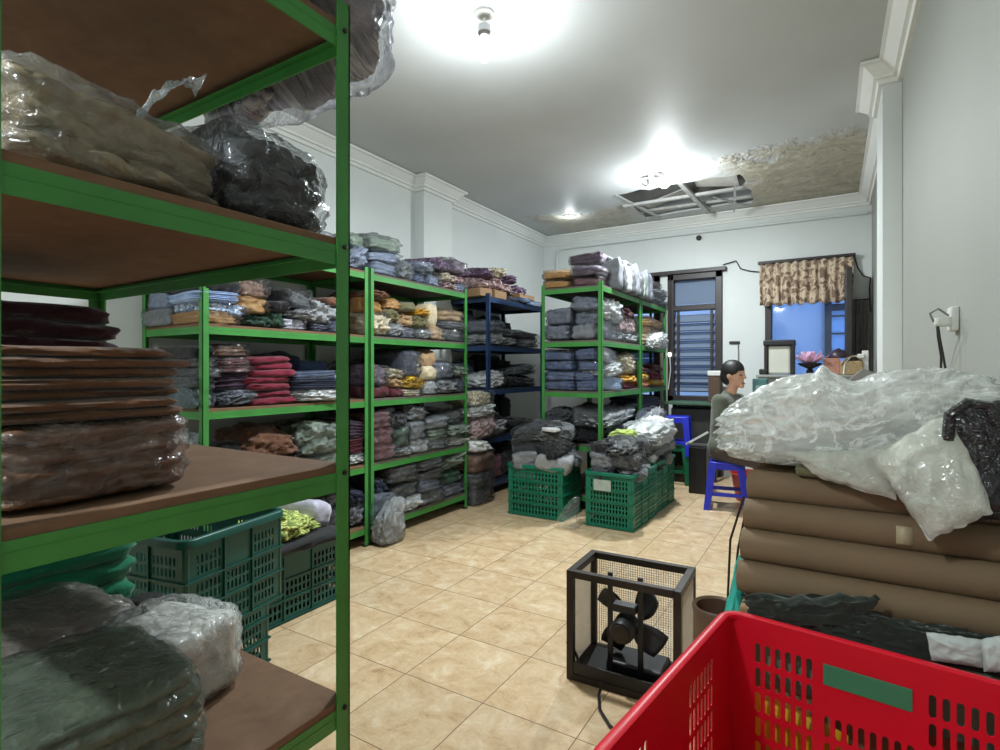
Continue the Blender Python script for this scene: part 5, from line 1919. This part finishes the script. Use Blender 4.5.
MB().box((0, 0, .08), (.14, .12, .16), ch=.006).build('box_body', m_plain('reddish_card', (170, 120, 104), .7, var=.2, scale=30), e)
MB().box((0, 0, .163), (.145, .125, .01), ch=.003).build('box_lid', m_plain('pale_red_card', (176, 128, 110), .7), e)
e = empty('dark_bowl', (.06, 6.54, CT + .17), 'dark upturned bowl on the small boxes at the right of the cabinet', 'bowl')
MB().lathe([(.085, 0), (.088, .01), (.075, .05), (.045, .08), (.02, .09), (.018, .10)], 24).build('bowl_body', m_plain('plum_bowl', (48, 36, 48), .4), e, True, 60)
e = empty('tan_basket', (.17, 6.46, CT), 'tan woven basket at the right end of the grey cabinet', 'basket')
MB().box((0, 0, .07), (.19, .16, .14), ch=.012).build('basket_body', m_plain('wicker', (158, 134, 96), .8, var=.3, scale=60, bump=.5), e)
MB().tube([(-.09, -.085, .10), (-.05, -.09, .16), (.02, -.09, .19), (.08, -.09, .15)], .006).build('handle', m_plain('wicker_handle', (150, 128, 92), .7), e, True)
e = empty('power_strip', (.285, 6.44, CT), 'white upright power strip with a white cable on the grey cabinet', 'power strip')
MB().box((0, 0, .12), (.055, .04, .24), ch=.008).build('strip_body', M['white_plastic'], e)
MB().box((-.035, -.02, .185), (.06, .05, .045), ch=.01).build('plug', M['white_plastic'], e)
MB().tube([(-.06, -.03, .185), (-.12, -.05, .18), (-.17, -.06, .12), (-.18, -.06, .03), (-.18, -.07, .005)], .007).build('cable', M['white_plastic'], e, True)
hs = MB()
hs.add([(-.16, -.2, 0), (.10, -.2, 0), (.10, -.2, .085), (-.02, -.2, .13), (-.16, .18, 0), (.10, .18, 0), (.10, .18, .085), (-.02, .18, .13)], [(0, 1, 2, 3), (7, 6, 5, 4), (0, 4, 5, 1), (1, 5, 6, 2), (2, 6, 7, 3), (3, 7, 4, 0)])
hs_o = hs.build('folded_board', m_plain('grey_board2', (128, 126, 120), .7, var=.08))
hs_o.location = (.265, 6.06, 1.20)
tag(hs_o, 'grey peaked board propped between the cabinet and the right wall', 'board')
tag(MB().box((.265, 6.06, .60), (.22, .36, 1.198), ch=.006).build('pedestal', M['cab']), 'grey pedestal unit in the right corner in front of the cabinet', 'cabinet')

dk = empty('desk', (-.33, 5.80, 0), 'work desk in front of the seated person behind the rolls', 'desk')
MB().box((-.03, 0, .80), (.66, .80, .03), ch=.004).build('desk_top', M['card'], dk)
for sx in (-1, 1):
    for sy in (-1, 1):
        MB().box((sx * .25, sy * .36, .39), (.04, .04, .78)).build('leg', M['black_metal'], dk)
e = empty('teal_case', (-.60, 5.96, .816), 'teal grey upright case with a yellow tag on the desk', 'case')
MB().box((0, 0, .21), (.13, .16, .42), ch=.008).build('case_body', m_plain('teal_case', (70, 112, 112), .5), e)
MB().box((.0, -.082, .30), (.07, .006, .10), ch=.002).build('window_panel', m_plain('pale_teal', (150, 180, 178), .4), e)
MB().box((-.045, -.085, .205), (.105, .008, .05), ch=.002).build('yellow_tag', m_plain('yellow_tag', (208, 214, 60), .5), e)
e = empty('black_container', (-.43, 5.86, .816), 'rounded black container on the desk beside the teal case', 'container')
MB().ball((0, 0, .17), (.085, .085, .17)).build('rounded_body', M['black'], e, True)
rb = empty('red_bucket', (-.68, 6.05, 0), 'red plastic basin on the floor behind the blue stool', 'basin')
MB().lathe([(.15, 0), (.16, .01), (.205, .26), (.22, .275), (.21, .28), (.195, .262), (.15, .02)], 36).build('basin_body', m_plain('red_basin', (190, 52, 48), .4), rb, True, 40)
bsk = empty('black_box', (-1.22, 6.15, 0), 'black box with pale bars lying on it, beside the stacked stools', 'box')
MB().box((0, 0, .25), (.18, .2, .5), ch=.01).build('box_body', M['black'], bsk)
MB().bar((-.12, -.08, .52), (.10, -.05, .66), .035, .02).build('white_bar', M['white_plastic'], bsk)
MB().bar((-.10, -.10, .53), (.12, -.10, .53), .06, .02).build('white_bar', M['steel'], bsk)

# ------------------------------------------------------------------ the seated person
SKIN = m_plain('skin', (198, 152, 128), .55, var=.06, scale=20, bump=.03)
HAIR = m_plain('black_hair', (20, 18, 18), .5, var=.2, scale=60, bump=.4)
SHIRT = m_cloth('olive_shirt', (88, 92, 80), .1)
TROU = m_cloth('brown_trousers', (74, 64, 58), .1)
pl = (-.86, 5.62, 0)
prz = math.atan2(-.34, .94)
SR, SL = Vector((.02, -.185, 1.03)), Vector((.02, .185, 1.03))
ER, EL = Vector((.05, -.235, .79)), Vector((.13, .25, .82))
WR, WL = Vector((.25, -.20, .835)), Vector((.34, .17, .86))
def hand(mb, w, d, side, grip=.5):
    d = d.normalized()
    up = Vector((0, 0, 1))
    s = d.cross(up).normalized() * side      # towards the thumb
    pc = w + d * .05
    for k in range(4):
        o_ = s * (.030 - .020 * k)
        mb.capsule(w + d * .01 + o_ * .6, w + d * .085 + o_, .015, .0125, 10, 3)
    for k in range(4):
        o_ = s * (.030 - .020 * k)
        L_ = (.040, .046, .042, .033)[k]
        a = w + d * .085 + o_
        b_ = a + (d * (1 - grip * .3) - up * grip * .35) * L_
        c_ = b_ + (d * (1 - grip) - up * grip) * L_ * .7
        e_ = c_ + (d * (1 - grip * 1.4) - up * grip * 1.1) * L_ * .5
        mb.capsule(a, b_, .0092, .0088, 10, 3)
        mb.capsule(b_, c_, .0088, .0082, 10, 3)
        mb.capsule(c_, e_, .0082, .0072, 10, 3)
    t0 = w + d * .03 + s * .028
    t1 = t0 + d * .030 + s * .022 - up * .008
    mb.capsule(t0, t1, .0115, .0100, 10, 3)
    mb.capsule(t1, t1 + d * .028 + s * .004 - up * .008, .0100, .0082, 10, 3)
b = MB()
b.capsule((-.03, -.06, .56), (-.03, .06, .56), .105, .105)
b.capsule((-.03, 0, .60), (.0, 0, .95), .115, .125)
b.capsule((.01, -.10, .98), (.01, .10, .98), .085, .085)
b.capsule(SR, SL, .055, .055)
b.capsule((.015, 0, 1.04), (.06, 0, 1.17), .058, .050)
b.ball((.072, 0, 1.285), (.098, .078, .112), 24, 18)
b.ball((.098, 0, 1.215), (.066, .056, .066))
b.capsule((.160, 0, 1.285), (.180, 0, 1.250), .009, .015, 10, 3)
b.ball((.158, 0, 1.188), (.016, .022, .014))
b.ball((.150, 0, 1.165), (.020, .024, .018))
for s in (-1, 1):
    b.ball((.062, s * .080, 1.262), (.020, .010, .034), 12, 8)
    b.ball((.138, s * .036, 1.298), (.022, .026, .014), 12, 8)
    b.ball((.115, s * .045, 1.238), (.032, .020, .026), 12, 8)
for S_, E_, W_ in ((SR, ER, WR), (SL, EL, WL)):
    b.capsule(S_, E_, .047, .038)
    b.capsule(E_, W_, .038, .026)
hand(b, WR, (WR - ER), -1, .35)
hand(b, WL, (WL - EL), 1, .45)
for s in (-1, 1):
    b.capsule((0, s * .085, .55), (.40, s * .12, .50), .088, .060)
    b.capsule((.40, s * .12, .50), (.37, s * .13, .10), .058, .038)
    b.capsule((.36, s * .13, .045), (.53, s * .14, .035), .042, .034)
pm = b.build('person', SKIN, None, True, 180)
pm.location = pl
pm.rotation_euler = (0, 0, prz)
rm = pm.modifiers.new('remesh', 'REMESH'); rm.mode = 'VOXEL'; rm.voxel_size = .0065; rm.use_smooth_shade = True
sm_ = pm.modifiers.new('smooth', 'SMOOTH'); sm_.iterations = 5
tag(pm, 'person with short black hair in an olive shirt seated on the blue stool', 'person')
def garment(mb, name, m, vox=.012, it=5):
    o = mb.build(name, m, pm, True, 180)
    r_ = o.modifiers.new('remesh', 'REMESH'); r_.mode = 'VOXEL'; r_.voxel_size = vox; r_.use_smooth_shade = True
    s_ = o.modifiers.new('smooth', 'SMOOTH'); s_.iterations = it
    return o
s = MB()
s.capsule((-.03, -.06, .585), (-.03, .06, .585), .122, .122)
s.capsule((-.03, 0, .62), (.0, 0, .95), .135, .143)
s.capsule((.01, -.10, .975), (.01, .10, .975), .103, .103)
s.capsule(SR + Vector((0, .01, -.005)), SL - Vector((0, .01, .005)), .068, .068)
s.capsule((.010, 0, 1.05), (.022, 0, 1.072), .080, .070)
for S_, E_ in ((SR, ER), (SL, EL)):
    s.capsule(S_, S_.lerp(E_, .92), .066, .058)
garment(s, 'shirt', SHIRT)
q = MB()
q.capsule((-.03, -.06, .55), (-.03, .06, .55), .118, .118)
for sd_ in (-1, 1):
    q.capsule((0, sd_ * .085, .55), (.40, sd_ * .12, .50), .100, .074)
    q.capsule((.40, sd_ * .12, .50), (.372, sd_ * .13, .14), .072, .056)
garment(q, 'trousers', TROU)
# hair: a cap of short locks over the back and top of the skull
hr = MB()
rr = random.Random(8)
hr.ball((.056, 0, 1.318), (.110, .093, .102), 28, 18)
hr.ball((.020, 0, 1.270), (.078, .082, .100), 24, 16)
for k in range(90):
    az = rr.uniform(-math.pi, math.pi)
    el = rr.uniform(.15, 1.3)
    if abs(az) < .9 and el < .45:
        el = rr.uniform(.45, .9)
    n_ = Vector((math.cos(az) * math.cos(el), math.sin(az) * math.cos(el), math.sin(el)))
    p = Vector((.052 + .106 * n_.x, .090 * n_.y, 1.312 + .098 * n_.z))
    d_ = (Vector((.6, .1 * rr.uniform(-1, 1), -.2)) - n_ * n_.dot(Vector((.6, 0, -.2)))) if el > .5 else Vector((.2, 0, -.6))
    d_.normalize()
    hr.capsule(p - n_ * .006, p + d_ * .026 - n_ * .004, .010, .006, 8, 2)
ho = garment(hr, 'hair', HAIR, .006, 1)
for sd_ in (-1, 1):
    MB().ball((.156, sd_ * .034, 1.272), (.010, .015, .007), 14, 10).build('eye', M['black'], pm, True)
    MB().capsule((.158, sd_ * .018, 1.300), (.148, sd_ * .056, 1.300), .0045, .0035, 8, 3).build('eyebrow', HAIR, pm, True)
    MB().capsule((.37, sd_ * .13, .03), (.55, sd_ * .14, .026), .050, .040).build('shoe', M['black'], pm, True)
MB().capsule((.168, -.020, 1.196), (.168, .020, 1.196), .005, .005, 8, 3).build('mouth', m_plain('lips', (140, 78, 70), .5), pm, True)

# tray with a white box, held in the person's right hand
tr = empty('black_tray', (-.735, 5.30, .800), 'black tray held by the seated person with a white box on it', 'tray', None, R(-15))
MB().box((0, 0, .008), (.22, .16, .014), ch=.004).build('tray_base', M['black'], tr)
mb = MB()
for s in (-1, 1):
    mb.box((s * .108, 0, .02), (.006, .16, .03))
    mb.box((0, s * .078, .02), (.22, .006, .03))
mb.build('tray_rim', M['black'], tr)
e = empty('white_box', (-.735, 5.30, .8155), 'small white box standing on the black tray', 'box', None, R(-15))
MB().box((0, 0, .03), (.15, .10, .06), ch=.006).build('box_body', M['white_plastic'], e)
MB().box((0, 0, .064), (.155, .105, .01), ch=.003).build('box_lid', M['white_plastic'], e)
# black hook rail above the person
e = empty('wall_hook', (-1.02, YB, 1.66), 'small black hook rail on the back wall above the person', 'hook')
MB().box((0, -.012, 0), (.12, .024, .03), ch=.004).build('rail', M['black'], e)
MB().tube([(.04, -.02, -.01), (.045, -.03, -.08), (.045, -.03, -.30)], .004).build('hanging_cord', M['black_metal'], e, True)
